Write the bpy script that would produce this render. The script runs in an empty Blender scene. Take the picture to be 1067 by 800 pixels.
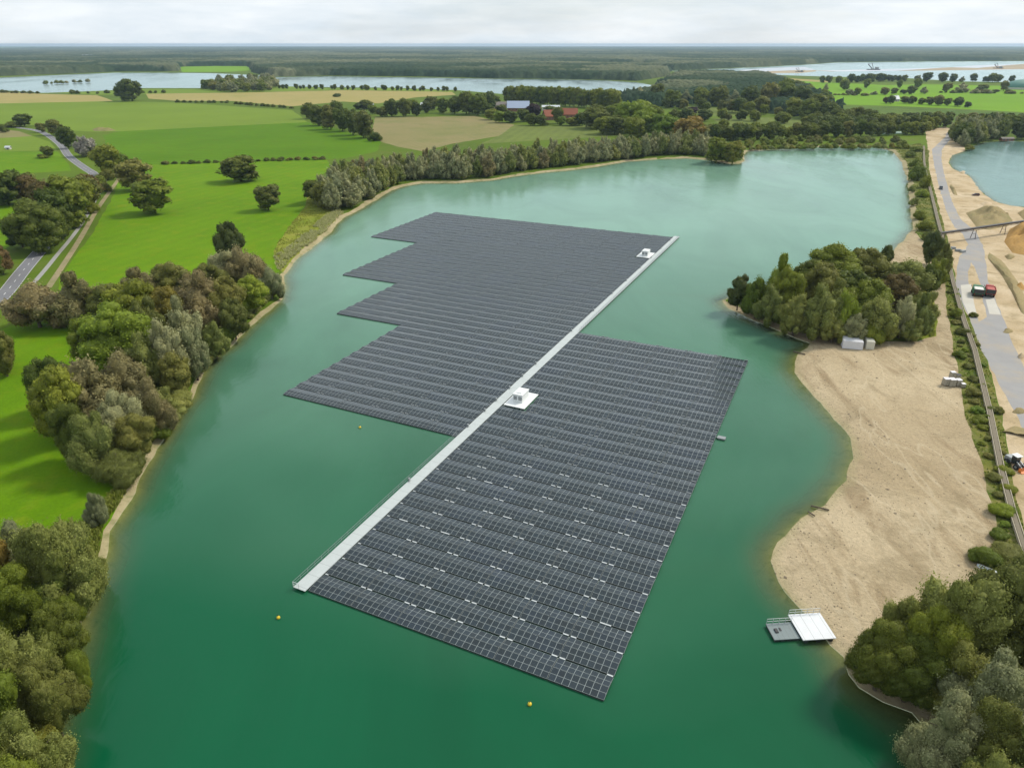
import bpy, bmesh, math, random
import numpy as np
from mathutils import Vector, Matrix, noise as mnoise
from mathutils.geometry import delaunay_2d_cdt

random.seed(7); RNG = np.random.default_rng(7)
C = bpy.context.scene.collection
# ------------------------------------------------------------------ camera model, used to read ground positions off the photo plan
F, CX, CY, H = 740.0, 533.5, 400.0, 90.0
PITCH = math.atan((CY - 46) / F); CP, SP = math.cos(PITCH), math.sin(PITCH)
def G(x, y, z=0.0):
    dx = (x - CX) / F; dy = (y - CY) / F
    Y = CP - dy * SP; Z = SP + dy * CP
    t = (H - z) / Z
    return (dx * t, Y * t)
def P(X, Y, Z=0.0):
    zc = Y * CP + (H - Z) * SP
    return (CX + F * X / zc, CY + F * ((H - Z) * CP - Y * SP) / zc)
def height_for(X, Y, ytop):
    k = (ytop - CY) / F            # ((H-z)CP - Y SP) = k (Y CP + (H-z) SP)
    hz = (k * Y * CP + Y * SP) / (CP - k * SP)
    return H - hz
def GP(pts, z=0.0): return [G(x, y, z) for x, y in pts]
ZL = 0.9

# ------------------------------------------------------------------ helpers
def mesh_np(name, V, Fq, mats=(), attr=None, smooth=False, uv=None):
    """V (n,3); Fq list of arrays of faces with equal length each, or one array"""
    me = bpy.data.meshes.new(name)
    if isinstance(Fq, np.ndarray): Fq = [Fq]
    V = np.asarray(V, np.float32)
    loops = np.concatenate([f.reshape(-1) for f in Fq]).astype(np.int32)
    sizes = np.concatenate([np.full(len(f), f.shape[1], np.int32) for f in Fq])
    me.vertices.add(len(V)); me.vertices.foreach_set('co', V.reshape(-1))
    me.loops.add(len(loops)); me.loops.foreach_set('vertex_index', loops)
    me.polygons.add(len(sizes))
    st = np.zeros(len(sizes), np.int32); st[1:] = np.cumsum(sizes)[:-1]
    me.polygons.foreach_set('loop_start', st); me.polygons.foreach_set('loop_total', sizes)
    me.polygons.foreach_set('use_smooth', np.full(len(sizes), bool(smooth)))
    if uv is not None:
        l = me.uv_layers.new(name='UVMap'); l.data.foreach_set('uv', np.asarray(uv, np.float32).reshape(-1))
    me.update(calc_edges=True)
    for k, a in (attr or {}).items():
        t = me.attributes.new(k, 'FLOAT', 'POINT'); t.data.foreach_set('value', np.asarray(a, np.float32))
    for m in mats: me.materials.append(m)
    return me
def link(name, me, parent=None, loc=(0, 0, 0), rz=0.0):
    o = bpy.data.objects.new(name, me); C.objects.link(o)
    o.location = loc; o.rotation_euler = (0, 0, rz)
    if parent is not None: o.parent = parent
    return o
def tag(o, label=None, cat=None, group=None, kind=None):
    if label: o['label'] = label
    if cat: o['category'] = cat
    if group: o['group'] = group
    if kind: o['kind'] = kind
    return o
def empty(name, loc, rz=0.0):
    o = link(name, None, None, loc, rz); o.empty_display_size = 1; return o

class MB:
    """collects simple shapes into one mesh"""
    def __init__(s): s.v = []; s.f = []
    def add(s, vs, fs):
        b = len(s.v); s.v += [tuple(v) for v in vs]; s.f += [tuple(i + b for i in f) for f in fs]; return s
    def box(s, c, d, rz=0.0, taper=1.0):
        x, y, z = d[0] / 2, d[1] / 2, d[2] / 2; cr, sr = math.cos(rz), math.sin(rz); vs = []
        for k in (-1, 1):
            t = taper if k == 1 else 1
            for (i, j) in ((-1, -1), (1, -1), (1, 1), (-1, 1)):
                px, py = i * x * t, j * y * t
                vs.append((c[0] + px * cr - py * sr, c[1] + px * sr + py * cr, c[2] + k * z))
        return s.add(vs, [(3, 2, 1, 0), (4, 5, 6, 7), (0, 1, 5, 4), (1, 2, 6, 5), (2, 3, 7, 6), (3, 0, 4, 7)])
    def bar(s, a, b, w, h=None, n=4):
        a = Vector(a); b = Vector(b); d = (b - a).normalized(); h = h or w
        up = Vector((0, 0, 1)) if abs(d.z) < 0.95 else Vector((1, 0, 0))
        r = d.cross(up).normalized(); u = r.cross(d)
        vs = []
        for p in (a, b):
            for k in range(n):
                t = 2 * math.pi * (k + 0.5) / n
                q = 1.0 / math.cos(math.pi / n) if n == 4 else 1.0
                vs.append(p + r * math.cos(t) * w / 2 * q + u * math.sin(t) * h / 2 * q)
        fs = [tuple(range(n - 1, -1, -1)), tuple(range(n, 2 * n))]
        fs += [(k, (k + 1) % n, n + (k + 1) % n, n + k) for k in range(n)]
        return s.add(vs, fs)
    def prism(s, prof, y0, y1):
        """profile in (x,z), extruded along y"""
        n = len(prof)
        vs = [(x, y0, z) for x, z in prof] + [(x, y1, z) for x, z in prof]
        fs = [tuple(range(n)), tuple(range(2 * n - 1, n - 1, -1))]
        fs += [((k + 1) % n, k, n + k, n + (k + 1) % n) for k in range(n)]
        return s.add(vs, fs)
    def cyl(s, c, r, L, axis='y', n=16):
        c = Vector(c); d = {'x': Vector((1, 0, 0)), 'y': Vector((0, 1, 0)), 'z': Vector((0, 0, 1))}[axis]
        return s.bar(c - d * L / 2, c + d * L / 2, 2 * r, 2 * r, n)
    def build(s, name, mat, parent=None, loc=(0, 0, 0), rz=0.0, bevel=0.0, smooth=False):
        me = bpy.data.meshes.new(name); me.from_pydata(s.v, [], s.f)
        bm = bmesh.new(); bm.from_mesh(me); bmesh.ops.recalc_face_normals(bm, faces=bm.faces)
        bm.to_mesh(me); bm.free(); me.update()
        if smooth: me.polygons.foreach_set('use_smooth', [True] * len(me.polygons))
        me.materials.append(mat); o = link(name, me, parent, loc, rz)
        if bevel:
            m = o.modifiers.new('b', 'BEVEL'); m.width = bevel; m.segments = 2; m.limit_method = 'ANGLE'
        return o

# ------------------------------------------------------------------ materials
def new_mat(name):
    m = bpy.data.materials.new(name); m.use_nodes = True; nt = m.node_tree; nt.nodes.clear()
    out = nt.nodes.new('ShaderNodeOutputMaterial'); return m, nt, out
def N(nt, t, **kw):
    n = nt.nodes.new(t)
    for k, v in kw.items():
        if k.startswith('i_'):
            n.inputs[k[2:].replace('_', ' ')].default_value = v
        else: setattr(n, k, v)
    return n
def L(nt, a, b): nt.links.new(a, b)
def rgba(c): return (c[0], c[1], c[2], 1.0)
def math_n(nt, op, a, b=None, c=None, clamp=False):
    n = nt.nodes.new('ShaderNodeMath'); n.operation = op; n.use_clamp = clamp
    for i, q in enumerate((a, b, c)):
        if q is None: continue
        if hasattr(q, 'links'): nt.links.new(q, n.inputs[i])
        else: n.inputs[i].default_value = q
    return n.outputs[0]
def mixc(nt, fac, a, b, bt='MIX'):
    n = nt.nodes.new('ShaderNodeMix'); n.data_type = 'RGBA'; n.blend_type = bt
    for s, q in ((n.inputs[0], fac), (n.inputs[6], a), (n.inputs[7], b)):
        if hasattr(q, 'links'): nt.links.new(q, s)
        elif isinstance(q, (int, float)): s.default_value = q
        else: s.default_value = rgba(q)
    return n.outputs[2]
def noise_n(nt, vec, scale, detail=4, rough=0.55, dist=0.0):
    n = nt.nodes.new('ShaderNodeTexNoise'); n.inputs['Scale'].default_value = scale
    n.inputs['Detail'].default_value = detail; n.inputs['Roughness'].default_value = rough
    n.inputs['Distortion'].default_value = dist
    if vec is not None: nt.links.new(vec, n.inputs['Vector'])
    return n.outputs['Fac']
def ramp(nt, fac, lo, hi):
    n = nt.nodes.new('ShaderNodeMapRange'); n.inputs['From Min'].default_value = lo; n.inputs['From Max'].default_value = hi
    nt.links.new(fac, n.inputs['Value']); return n.outputs[0]
def mapping(nt, vec, scale=(1, 1, 1), rz=0.0):
    n = nt.nodes.new('ShaderNodeMapping'); n.inputs['Scale'].default_value = scale; n.inputs['Rotation'].default_value = (0, 0, rz)
    nt.links.new(vec, n.inputs['Vector']); return n.outputs[0]
def principled(nt, out, col, rough=0.8, metal=0.0, spec=0.3, normal=None):
    p = nt.nodes.new('ShaderNodeBsdfPrincipled')
    if hasattr(col, 'links'): nt.links.new(col, p.inputs['Base Color'])
    else: p.inputs['Base Color'].default_value = rgba(col)
    p.inputs['Roughness'].default_value = rough; p.inputs['Metallic'].default_value = metal
    p.inputs['Specular IOR Level'].default_value = spec
    if normal is not None: nt.links.new(normal, p.inputs['Normal'])
    nt.links.new(p.outputs[0], out.inputs['Surface']); return p
def bump(nt, h, strength, dist):
    b = nt.nodes.new('ShaderNodeBump'); b.inputs['Strength'].default_value = strength; b.inputs['Distance'].default_value = dist
    nt.links.new(h, b.inputs['Height']); return b.outputs[0]

def simple(name, col, rough=0.6, metal=0.0, spec=0.3, var=0.12, scale=1.5):
    m, nt, out = new_mat(name); tc = N(nt, 'ShaderNodeTexCoord').outputs['Object']
    n = noise_n(nt, tc, scale, 5); d = tuple(c * (1 - var * 2) for c in col); l = tuple(min(1, c * (1 + var)) for c in col)
    principled(nt, out, mixc(nt, n, d, l), rough, metal, spec); return m

def ground_mat(name, c1, c2, c3=None, big=0.012, mid=0.12, fine=1.4, stripes=None, bumpd=0.08, track=None):
    """large patches c1/c2, blotches of c3, fine grain; stripes = (width m, angle, strength)"""
    m, nt, out = new_mat(name); tc = N(nt, 'ShaderNodeTexCoord').outputs['Object']
    a = ramp(nt, noise_n(nt, tc, big, 4, 0.6), 0.35, 0.65)
    col = mixc(nt, a, c1, c2)
    b = noise_n(nt, tc, mid, 6, 0.65, 0.4)
    if c3 is not None: col = mixc(nt, math_n(nt, 'MULTIPLY', ramp(nt, b, 0.5, 0.72), 0.8), col, c3)
    f = noise_n(nt, tc, fine, 5, 0.7)
    g = math_n(nt, 'MULTIPLY_ADD', f, 0.7, 0.65)
    col = mixc(nt, 1.0, col, (1, 1, 1), 'MULTIPLY')
    hs = N(nt, 'ShaderNodeHueSaturation'); L(nt, col, hs.inputs['Color']); L(nt, g, hs.inputs['Value']); col = hs.outputs[0]
    if stripes:
        w = nt.nodes.new('ShaderNodeTexWave'); w.wave_type = 'BANDS'; w.inputs['Scale'].default_value = 0.314 / stripes[0]
        w.inputs['Distortion'].default_value = 0.6; w.inputs['Detail'].default_value = 1
        L(nt, mapping(nt, tc, (1, 1, 1), stripes[1]), w.inputs['Vector'])
        hs2 = N(nt, 'ShaderNodeHueSaturation'); L(nt, col, hs2.inputs['Color'])
        L(nt, math_n(nt, 'MULTIPLY_ADD', w.outputs['Fac'], stripes[2], 1 - stripes[2] / 2), hs2.inputs['Value']); col = hs2.outputs[0]
    principled(nt, out, col, 0.95, 0, 0.1, bump(nt, f, 0.6, bumpd)); return m

M = {}
M['meadow'] = ground_mat('meadow_grass', (0.088, 0.185, 0.001), (0.120, 0.228, 0.002), (0.15, 0.21, 0.006), stripes=(9, 0.35, 0.06))
M['meadow_deep'] = ground_mat('deep_green_grass', (0.070, 0.160, 0.000), (0.088, 0.185, 0.001), (0.09, 0.145, 0.002), stripes=(11, 1.4, 0.08))
M['meadow_pale'] = ground_mat('pale_green_crop', (0.130, 0.20, 0.018), (0.155, 0.228, 0.022), (0.14, 0.20, 0.018), big=0.006, mid=0.03, stripes=(15, 1.45, 0.05))
M['meadow_bright'] = ground_mat('bright_pasture', (0.13, 0.26, 0.006), (0.155, 0.30, 0.008), (0.15, 0.24, 0.02), big=0.005, mid=0.04)
M['rough_grass'] = ground_mat('rough_olive_grass', (0.21, 0.23, 0.028), (0.14, 0.19, 0.012), (0.30, 0.27, 0.07), big=0.04, mid=0.2, fine=2.0, bumpd=0.3)
M['base'] = ground_mat('mixed_grass', (0.070, 0.115, 0.010), (0.105, 0.165, 0.008), (0.12, 0.14, 0.03), big=0.004, mid=0.05)
M['tan_field'] = ground_mat('ripe_field', (0.33, 0.27, 0.10), (0.30, 0.26, 0.085), (0.24, 0.24, 0.07), big=0.004, mid=0.02, stripes=(20, 1.5, 0.06))
M['stubble'] = ground_mat('stubble_field', (0.24, 0.20, 0.09), (0.20, 0.19, 0.07), (0.15, 0.17, 0.05), big=0.008, mid=0.03, stripes=(7, 0.5, 0.12))
M['olive_field'] = ground_mat('olive_field', (0.12, 0.15, 0.035), (0.14, 0.18, 0.035), (0.10, 0.13, 0.03), big=0.006, mid=0.04, stripes=(10, 0.2, 0.1))
M['orchard'] = ground_mat('nursery_rows', (0.07, 0.125, 0.018), (0.11, 0.16, 0.025), (0.05, 0.09, 0.015), big=0.01, mid=0.06, stripes=(9, 1.57, 0.5), bumpd=0.5)
M['shore'] = ground_mat('shore_sand', (0.40, 0.33, 0.20), (0.27, 0.24, 0.12), (0.12, 0.14, 0.04), big=0.06, mid=0.35, fine=3)
M['dirt'] = ground_mat('dirt_track', (0.30, 0.24, 0.14), (0.24, 0.21, 0.11), (0.13, 0.17, 0.04), big=0.05, mid=0.3, fine=3)
M['pit_sand'] = ground_mat('pit_sand', (0.54, 0.435, 0.29), (0.42, 0.32, 0.185), (0.26, 0.20, 0.10), big=0.05, mid=0.13, fine=1.5, bumpd=0.3)
M['far_sand'] = ground_mat('far_sand', (0.42, 0.34, 0.22), (0.36, 0.29, 0.19), (0.30, 0.26, 0.17), big=0.004, mid=0.02)
M['verge'] = ground_mat('weedy_verge', (0.07, 0.11, 0.012), (0.17, 0.165, 0.035), (0.27, 0.225, 0.11), big=0.12, mid=0.5, fine=2.2, bumpd=0.4)
M['mound'] = ground_mat('brown_sand_heap', (0.33, 0.26, 0.13), (0.27, 0.22, 0.11), (0.22, 0.21, 0.09), big=0.06, mid=0.2, fine=1.5, bumpd=0.4)
M['ochre'] = ground_mat('ochre_sand_heap', (0.48, 0.28, 0.09), (0.40, 0.25, 0.09), (0.30, 0.18, 0.06), big=0.06, mid=0.2, fine=1.5, bumpd=0.4)

def beach_mat():
    m, nt, out = new_mat('beach_sand'); tc = N(nt, 'ShaderNodeTexCoord').outputs['Object']
    a = ramp(nt, noise_n(nt, tc, 0.025, 5, 0.6, 0.6), 0.38, 0.62)
    col = mixc(nt, a, (0.39, 0.305, 0.185), (0.50, 0.405, 0.26))
    st = noise_n(nt, mapping(nt, tc, (1, 0.22, 1), 0.25), 0.12, 6, 0.65, 0.8)
    col = mixc(nt, ramp(nt, st, 0.5, 0.68), col, (0.30, 0.225, 0.13))
    peb = noise_n(nt, tc, 1.6, 6, 0.75)
    hs = N(nt, 'ShaderNodeHueSaturation'); L(nt, col, hs.inputs['Color']); L(nt, math_n(nt, 'MULTIPLY_ADD', peb, 0.9, 0.56), hs.inputs['Value']); col = hs.outputs[0]
    pt = ramp(nt, noise_n(nt, tc, 0.045, 7, 0.72, 1.2), 0.52, 0.60)
    col = mixc(nt, math_n(nt, 'MULTIPLY', pt, 0.45), col, (0.27, 0.215, 0.125))
    tk = math_n(nt, 'ABSOLUTE', math_n(nt, 'SUBTRACT', noise_n(nt, mapping(nt, tc, (1, 0.3, 1), -0.2), 0.06, 3, 0.5, 0.3), 0.5))
    col = mixc(nt, math_n(nt, 'MULTIPLY', ramp(nt, tk, 0.012, 0.0), 0.5), col, (0.55, 0.46, 0.31))
    at = N(nt, 'ShaderNodeAttribute', attribute_name='sd')
    wet = ramp(nt, math_n(nt, 'ADD', at.outputs['Fac'], math_n(nt, 'MULTIPLY', noise_n(nt, tc, 0.3), 3.0)), 4.0, 1.2)
    col = mixc(nt, math_n(nt, 'MULTIPLY', wet, 0.55), col, (0.34, 0.31, 0.16))
    hgt = math_n(nt, 'ADD', peb, math_n(nt, 'MULTIPLY', noise_n(nt, tc, 0.35, 6, 0.7), 2.0))
    principled(nt, out, col, 0.95, 0, 0.1, bump(nt, hgt, 0.9, 0.35)); return m
M['beach'] = beach_mat()

def road_mat(name, c1, c2, sandy=0.4):
    m, nt, out = new_mat(name); tc = N(nt, 'ShaderNodeTexCoord').outputs['Object']
    col = mixc(nt, noise_n(nt, tc, 0.2, 5), c1, c2)
    col = mixc(nt, math_n(nt, 'MULTIPLY', ramp(nt, noise_n(nt, tc, 0.06, 6, 0.7), 0.5, 0.75), sandy), col, (0.40, 0.33, 0.23))
    f = noise_n(nt, tc, 6, 3)
    principled(nt, out, col, 0.85, 0, 0.2, bump(nt, f, 0.3, 0.02)); return m
M['asphalt'] = road_mat('worn_asphalt', (0.15, 0.15, 0.16), (0.20, 0.20, 0.205), 0.1)
M['haul_road'] = road_mat('dusty_asphalt', (0.25, 0.245, 0.24), (0.34, 0.33, 0.315), 0.85)
M['concrete'] = road_mat('concrete_pad', (0.45, 0.43, 0.37), (0.55, 0.52, 0.45), 0.5)
M['gravel'] = road_mat('pale_gravel', (0.26, 0.26, 0.24), (0.34, 0.33, 0.30), 0.2)
M['line_paint'] = simple('road_paint', (0.7, 0.7, 0.68), 0.7)

def water_mat(name, body, body2, k=1.1, scatter=1.0, rough=0.06, wave=1.0):
    m, nt, out = new_mat(name); tc = N(nt, 'ShaderNodeTexCoord').outputs['Object']
    at = N(nt, 'ShaderNodeAttribute', attribute_name='depth')
    sp = N(nt, 'ShaderNodeSeparateXYZ'); L(nt, tc, sp.inputs[0])
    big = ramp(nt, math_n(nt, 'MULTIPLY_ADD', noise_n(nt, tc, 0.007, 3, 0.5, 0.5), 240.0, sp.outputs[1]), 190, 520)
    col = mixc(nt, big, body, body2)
    hv = N(nt, 'ShaderNodeHueSaturation'); L(nt, col, hv.inputs['Color']); L(nt, math_n(nt, 'MULTIPLY_ADD', noise_n(nt, mapping(nt, tc, (1, .5, 1), .4), .022, 5, .6, .8), .7, .65), hv.inputs['Value']); col = hv.outputs[0]
    shal = math_n(nt, 'POWER', 2.718, math_n(nt, 'MULTIPLY', at.outputs['Fac'], -0.5))
    col = mixc(nt, math_n(nt, 'MULTIPLY', shal, 0.6), col, (0.19, 0.215, 0.10))
    df = N(nt, 'ShaderNodeBsdfDiffuse'); L(nt, col, df.inputs['Color'])
    tr = N(nt, 'ShaderNodeBsdfTransparent'); tr.inputs['Color'].default_value = (0.78, 0.88, 0.62, 1)
    al = math_n(nt, 'SUBTRACT', 1.0, math_n(nt, 'POWER', 2.718, math_n(nt, 'MULTIPLY', at.outputs['Fac'], -k)))
    mx = N(nt, 'ShaderNodeMixShader'); L(nt, al, mx.inputs[0]); L(nt, tr.outputs[0], mx.inputs[1]); L(nt, df.outputs[0], mx.inputs[2])
    w1 = noise_n(nt, mapping(nt, tc, (1, 0.45, 1), 0.3), 0.9, 4, 0.6)
    w2 = noise_n(nt, mapping(nt, tc, (1, 0.3, 1), 0.2), 0.07, 3, 0.5)
    calm = ramp(nt, noise_n(nt, mapping(nt, tc, (1, 0.35, 1), -0.3), 0.012, 4, 0.6, 0.7), 0.35, 0.62)
    h = math_n(nt, 'ADD', math_n(nt, 'MULTIPLY', w1, math_n(nt, 'MULTIPLY_ADD', calm, 0.15, 0.03)), math_n(nt, 'MULTIPLY', w2, 0.25))
    nb = bump(nt, h, 1.0, wave)
    gl = N(nt, 'ShaderNodeBsdfGlossy'); gl.inputs['Color'].default_value = (0.82, 0.94, 0.92, 1); L(nt, math_n(nt, 'MULTIPLY_ADD', calm, .10, rough * .7), gl.inputs['Roughness']); L(nt, nb, gl.inputs['Normal'])
    fr = N(nt, 'ShaderNodeFresnel'); fr.inputs['IOR'].default_value = 1.28; L(nt, nb, fr.inputs['Normal'])
    mg = N(nt, 'ShaderNodeMixShader'); L(nt, fr.outputs[0], mg.inputs[0]); L(nt, mx.outputs[0], mg.inputs[1]); L(nt, gl.outputs[0], mg.inputs[2])
    L(nt, mg.outputs[0], out.inputs['Surface']); return m
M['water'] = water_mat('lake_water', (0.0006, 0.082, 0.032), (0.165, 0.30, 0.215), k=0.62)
M['water_far'] = water_mat('far_lake_water', (0.10, 0.135, 0.145), (0.13, 0.165, 0.17), rough=0.2)
M['water_pond'] = water_mat('pit_lake_water', (0.10, 0.20, 0.17), (0.12, 0.22, 0.19), rough=0.12)

def foliage_mat(name, c, c2, rng=0.22):
    m, nt, out = new_mat(name)
    at = N(nt, 'ShaderNodeAttribute', attribute_name='tint'); oi = N(nt, 'ShaderNodeObjectInfo')
    col = mixc(nt, at.outputs['Fac'], c, c2)
    hs = N(nt, 'ShaderNodeHueSaturation'); L(nt, col, hs.inputs['Color']); tc = N(nt, 'ShaderNodeTexCoord').outputs['Object']
    lf = noise_n(nt, tc, 55, 3, .7); l2 = noise_n(nt, tc, 9, 3, .6)
    vv = math_n(nt, 'MULTIPLY', math_n(nt, 'MULTIPLY_ADD', lf, 1.5, .28), math_n(nt, 'MULTIPLY_ADD', l2, .9, .55))
    L(nt, math_n(nt, 'MULTIPLY', vv, math_n(nt, 'MULTIPLY_ADD', oi.outputs['Random'], rng * 1.6, 1 - rng * 0.8)), hs.inputs['Value'])
    nb = bump(nt, lf, .9, .02)
    L(nt, math_n(nt, 'MULTIPLY_ADD', oi.outputs['Random'], -0.035, 0.5175), hs.inputs['Hue'])
    df = N(nt, 'ShaderNodeBsdfPrincipled'); L(nt, hs.outputs[0], df.inputs['Base Color']); df.inputs['Roughness'].default_value = 0.6; L(nt, nb, df.inputs['Normal'])
    df.inputs['Specular IOR Level'].default_value = 0.18
    tl = N(nt, 'ShaderNodeBsdfTranslucent'); L(nt, hs.outputs[0], tl.inputs['Color'])
    mx = N(nt, 'ShaderNodeMixShader'); mx.inputs[0].default_value = 0.32
    L(nt, df.outputs[0], mx.inputs[1]); L(nt, tl.outputs[0], mx.inputs[2]); L(nt, mx.outputs[0], out.inputs['Surface']); return m
SPEC = {  # species: (material colours, form, label words)
    'oak': (foliage_mat('oak_leaf', (0.075, 0.098, 0.014), (0.165, 0.2, 0.03)), 'round', 'dark green broadleaf tree'),
    'green': (foliage_mat('green_leaf', (0.115, 0.145, 0.014), (0.23, 0.27, 0.032)), 'round', 'mid green leafy tree'),
    'lime': (foliage_mat('lime_leaf', (0.135, 0.19, 0.016), (0.25, 0.33, 0.036)), 'round', 'yellow-green leafy tree'),
    'brown': (foliage_mat('browning_leaf', (0.185, 0.155, 0.058), (0.37, 0.32, 0.15)), 'billow', 'brownish grey bushy tree'),
    'silver': (foliage_mat('willow_leaf', (0.21, 0.22, 0.095), (0.42, 0.425, 0.215)), 'billow', 'silvery willow'),
    'willow': (foliage_mat('green_willow_leaf', (0.16, 0.18, 0.036), (0.33, 0.35, 0.098)), 'billow', 'grey-green willow'),
    'olive': (foliage_mat('olive_leaf', (0.125, 0.13, 0.024), (0.25, 0.255, 0.06)), 'round', 'olive green tree'),
    'autumn': (foliage_mat('autumn_leaf', (0.18, 0.14, 0.025), (0.31, 0.24, 0.045)), 'round', 'golden brown autumn tree'),
    'rust': (foliage_mat('rust_leaf', (0.115, 0.085, 0.026), (0.2, 0.15, 0.048)), 'round', 'rust brown tree'),
    'purple': (foliage_mat('purple_leaf', (0.035, 0.022, 0.022), (0.065, 0.040, 0.038)), 'round', 'dark purple-leaved tree'),
    'dark': (foliage_mat('dark_leaf', (0.06, 0.08, 0.02), (0.13, 0.155, 0.038)), 'round', 'dark leafy tree'),
    'pale':   (foliage_mat('pale_leaf', (0.24, 0.22, 0.18), (0.40, 0.37, 0.31)), 'billow', 'pale greyish tree'),
    'yellow': (foliage_mat('yellow_leaf', (0.17, 0.175, 0.024), (0.29, 0.275, 0.04)), 'round', 'yellowing tree'),
}
M['bark'] = simple('bark', (0.12, 0.095, 0.07), 0.95, scale=3)

# ------------------------------------------------------------------ trees
def ico(sub):
    bm = bmesh.new(); bmesh.ops.create_icosphere(bm, subdivisions=sub, radius=1.0)
    V = np.array([v.co[:] for v in bm.verts]); Fc = np.array([[v.index for v in f.verts] for f in bm.faces]); bm.free(); return V, Fc
ICO = {k: ico(k) for k in (1, 2, 3)}

def crown_np(form, rs, nleaf, leaf, sub):
    """unit tree: total height 1, crown radius about 0.4; returns V, F, tint"""
    lobes = []                       # centre, radii(3), tint
    if form == 'round':
        nl = 44
        for i in range(nl):
            while True:
                p = rs.uniform(-1, 1, 3)
                if 0.55 < np.linalg.norm(p) < 1.06: break
            if p[2] < -0.9: p[2] *= 0.6
            c = np.array([p[0] * 0.31, p[1] * 0.31, 0.47 + p[2] * 0.36])
            r = rs.uniform(0.075, 0.165); lobes.append((c, np.array([r, r, r * rs.uniform(0.75, 0.95)]), rs.uniform(0, 1), None))
        lobes.append((np.array([0, 0, 0.46]), np.array([0.26, 0.26, 0.34]), 0.4, None))
    elif form == 'billow':
        nl = 42
        for i in range(nl):
            a = rs.uniform(0, 2 * math.pi); q = math.sqrt(rs.uniform(0, 1)); el = rs.uniform(-0.2, 1.0)
            rad = 0.30 * q; z = 0.12 + 0.74 * (1 - 0.75 * q * q) * rs.uniform(0.12, 1.0)
            c = np.array([math.cos(a) * rad, math.sin(a) * rad, z])
            r = rs.uniform(0.065, 0.13)
            ax = np.array([math.cos(a) * q * 0.9, math.sin(a) * q * 0.9, rs.uniform(0.5, 1.3)]); ax /= np.linalg.norm(ax)
            lobes.append((c, np.array([r, r, r * rs.uniform(1.2, 1.9)]), rs.uniform(0, 1), ax))
        lobes.append((np.array([0, 0, 0.45]), np.array([0.22, 0.22, 0.34]), 0.3, None))
    elif form == 'tall':
        nl = 26
        for i in range(nl):
            t = rs.uniform(0, 1); z = 0.14 + 0.76 * t; w = 0.30 * math.sin(math.pi * min(1, (t * 0.8 + 0.18))) ** 0.8
            a = rs.uniform(0, 2 * math.pi); q = rs.uniform(0.3, 1)
            r = rs.uniform(0.07, 0.12)
            ax = np.array([math.cos(a) * 0.4, math.sin(a) * 0.4, 1.0]); ax /= np.linalg.norm(ax)
            lobes.append((np.array([math.cos(a) * w * q * .75, math.sin(a) * w * q * .75, z]), np.array([r, r, r * 1.7]), rs.uniform(0, 1), ax))
        lobes.append((np.array([0, 0, 0.5]), np.array([0.17, 0.17, 0.36]), 0.35, None))
    else:  # bush
        for i in range(14):
            a = rs.uniform(0, 2 * math.pi); q = math.sqrt(rs.uniform(0, 1))
            r = rs.uniform(0.14, 0.26)
            lobes.append((np.array([math.cos(a) * 0.34 * q, math.sin(a) * 0.34 * q, 0.20 + 0.42 * (1 - q * q) * rs.uniform(.4, 1)]), np.array([r, r, r * 1.05]), rs.uniform(0, 1), None))
        lobes.append((np.array([0, 0, 0.35]), np.array([0.33, 0.33, 0.36]), 0.4, None))
    Vs, Fs, Ts = [], [], []; off = 0
    V0, F0 = ICO[sub]
    def rotm(ax):
        if ax is None: return np.eye(3)
        z = ax; x = np.cross([0.3, 0.9, 0.1], z); x /= np.linalg.norm(x); y = np.cross(z, x)
        return np.stack([x, y, z], 1)
    area = np.array([(l[1][0] * l[1][2]) for l in lobes]); area[-1] *= 0.4; area /= area.sum()
    for li, (c, r, t, ax) in enumerate(lobes):
        R = rotm(ax); ph = rs.uniform(0, 9, 3)
        n = 1 + 0.14 * np.sin(V0 @ np.array([5.1, 3.3, 4.2]) + ph[0]) + 0.10 * np.sin(V0 @ np.array([-7.7, 6.1, 3.0]) + ph[1])
        n = n * (1 + rs.normal(0, .07, len(V0)))
        V = (V0 * n[:, None] * r * 0.84) @ R.T + c
        Vs.append(V); Fs.append(F0 + off); off += len(V); Ts.append(np.full(len(V), t * 0.5))
    Vc = np.concatenate(Vs); Fc = np.concatenate(Fs); Tc = np.concatenate(Ts)
    # leaf sprays scattered through the outer shell of each lobe
    cnt = np.maximum(1, (area * nleaf)).astype(int)
    LV, LT = [], []
    for (c, r, t, ax), k in zip(lobes, cnt):
        R = rotm(ax); d = rs.normal(size=(k, 3)); d /= np.linalg.norm(d, axis=1)[:, None]
        rad = 0.80 + np.abs(rs.normal(0, 0.17, k)) ; rad = np.minimum(rad, 1.5)
        p = (d * rad[:, None] * r) @ R.T + c
        nrm = (d / r) @ R.T; nrm /= np.linalg.norm(nrm, axis=1)[:, None]
        nrm = nrm + rs.normal(0, 0.55, (k, 3)); nrm /= np.linalg.norm(nrm, axis=1)[:, None]
        u = np.cross(nrm, rs.normal(size=(k, 3))); u /= np.linalg.norm(u, axis=1)[:, None]; v = np.cross(nrm, u)
        s = leaf * rs.uniform(0.55, 1.35, k)[:, None]; asp = rs.uniform(0.45, 0.8, k)[:, None]
        q = np.stack([p - u * s, p + v * s * asp - nrm * s * .15, p + u * s, p - v * s * asp + nrm * s * .1], 1)
        LV.append(q.reshape(-1, 3)); LT.append(np.repeat(np.clip(t * 0.65 + rs.uniform(0, 0.32, k) + (rad - 0.95) * 0.2, 0, 1), 4))
    LV = np.concatenate(LV); LT = np.concatenate(LT)
    LF = np.arange(len(LV)).reshape(-1, 4) + len(Vc)
    V = np.concatenate([Vc, LV]); V[:, 2] = np.maximum(V[:, 2], 0.01)
    return V, [Fc, LF], np.concatenate([Tc, LT])

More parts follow.
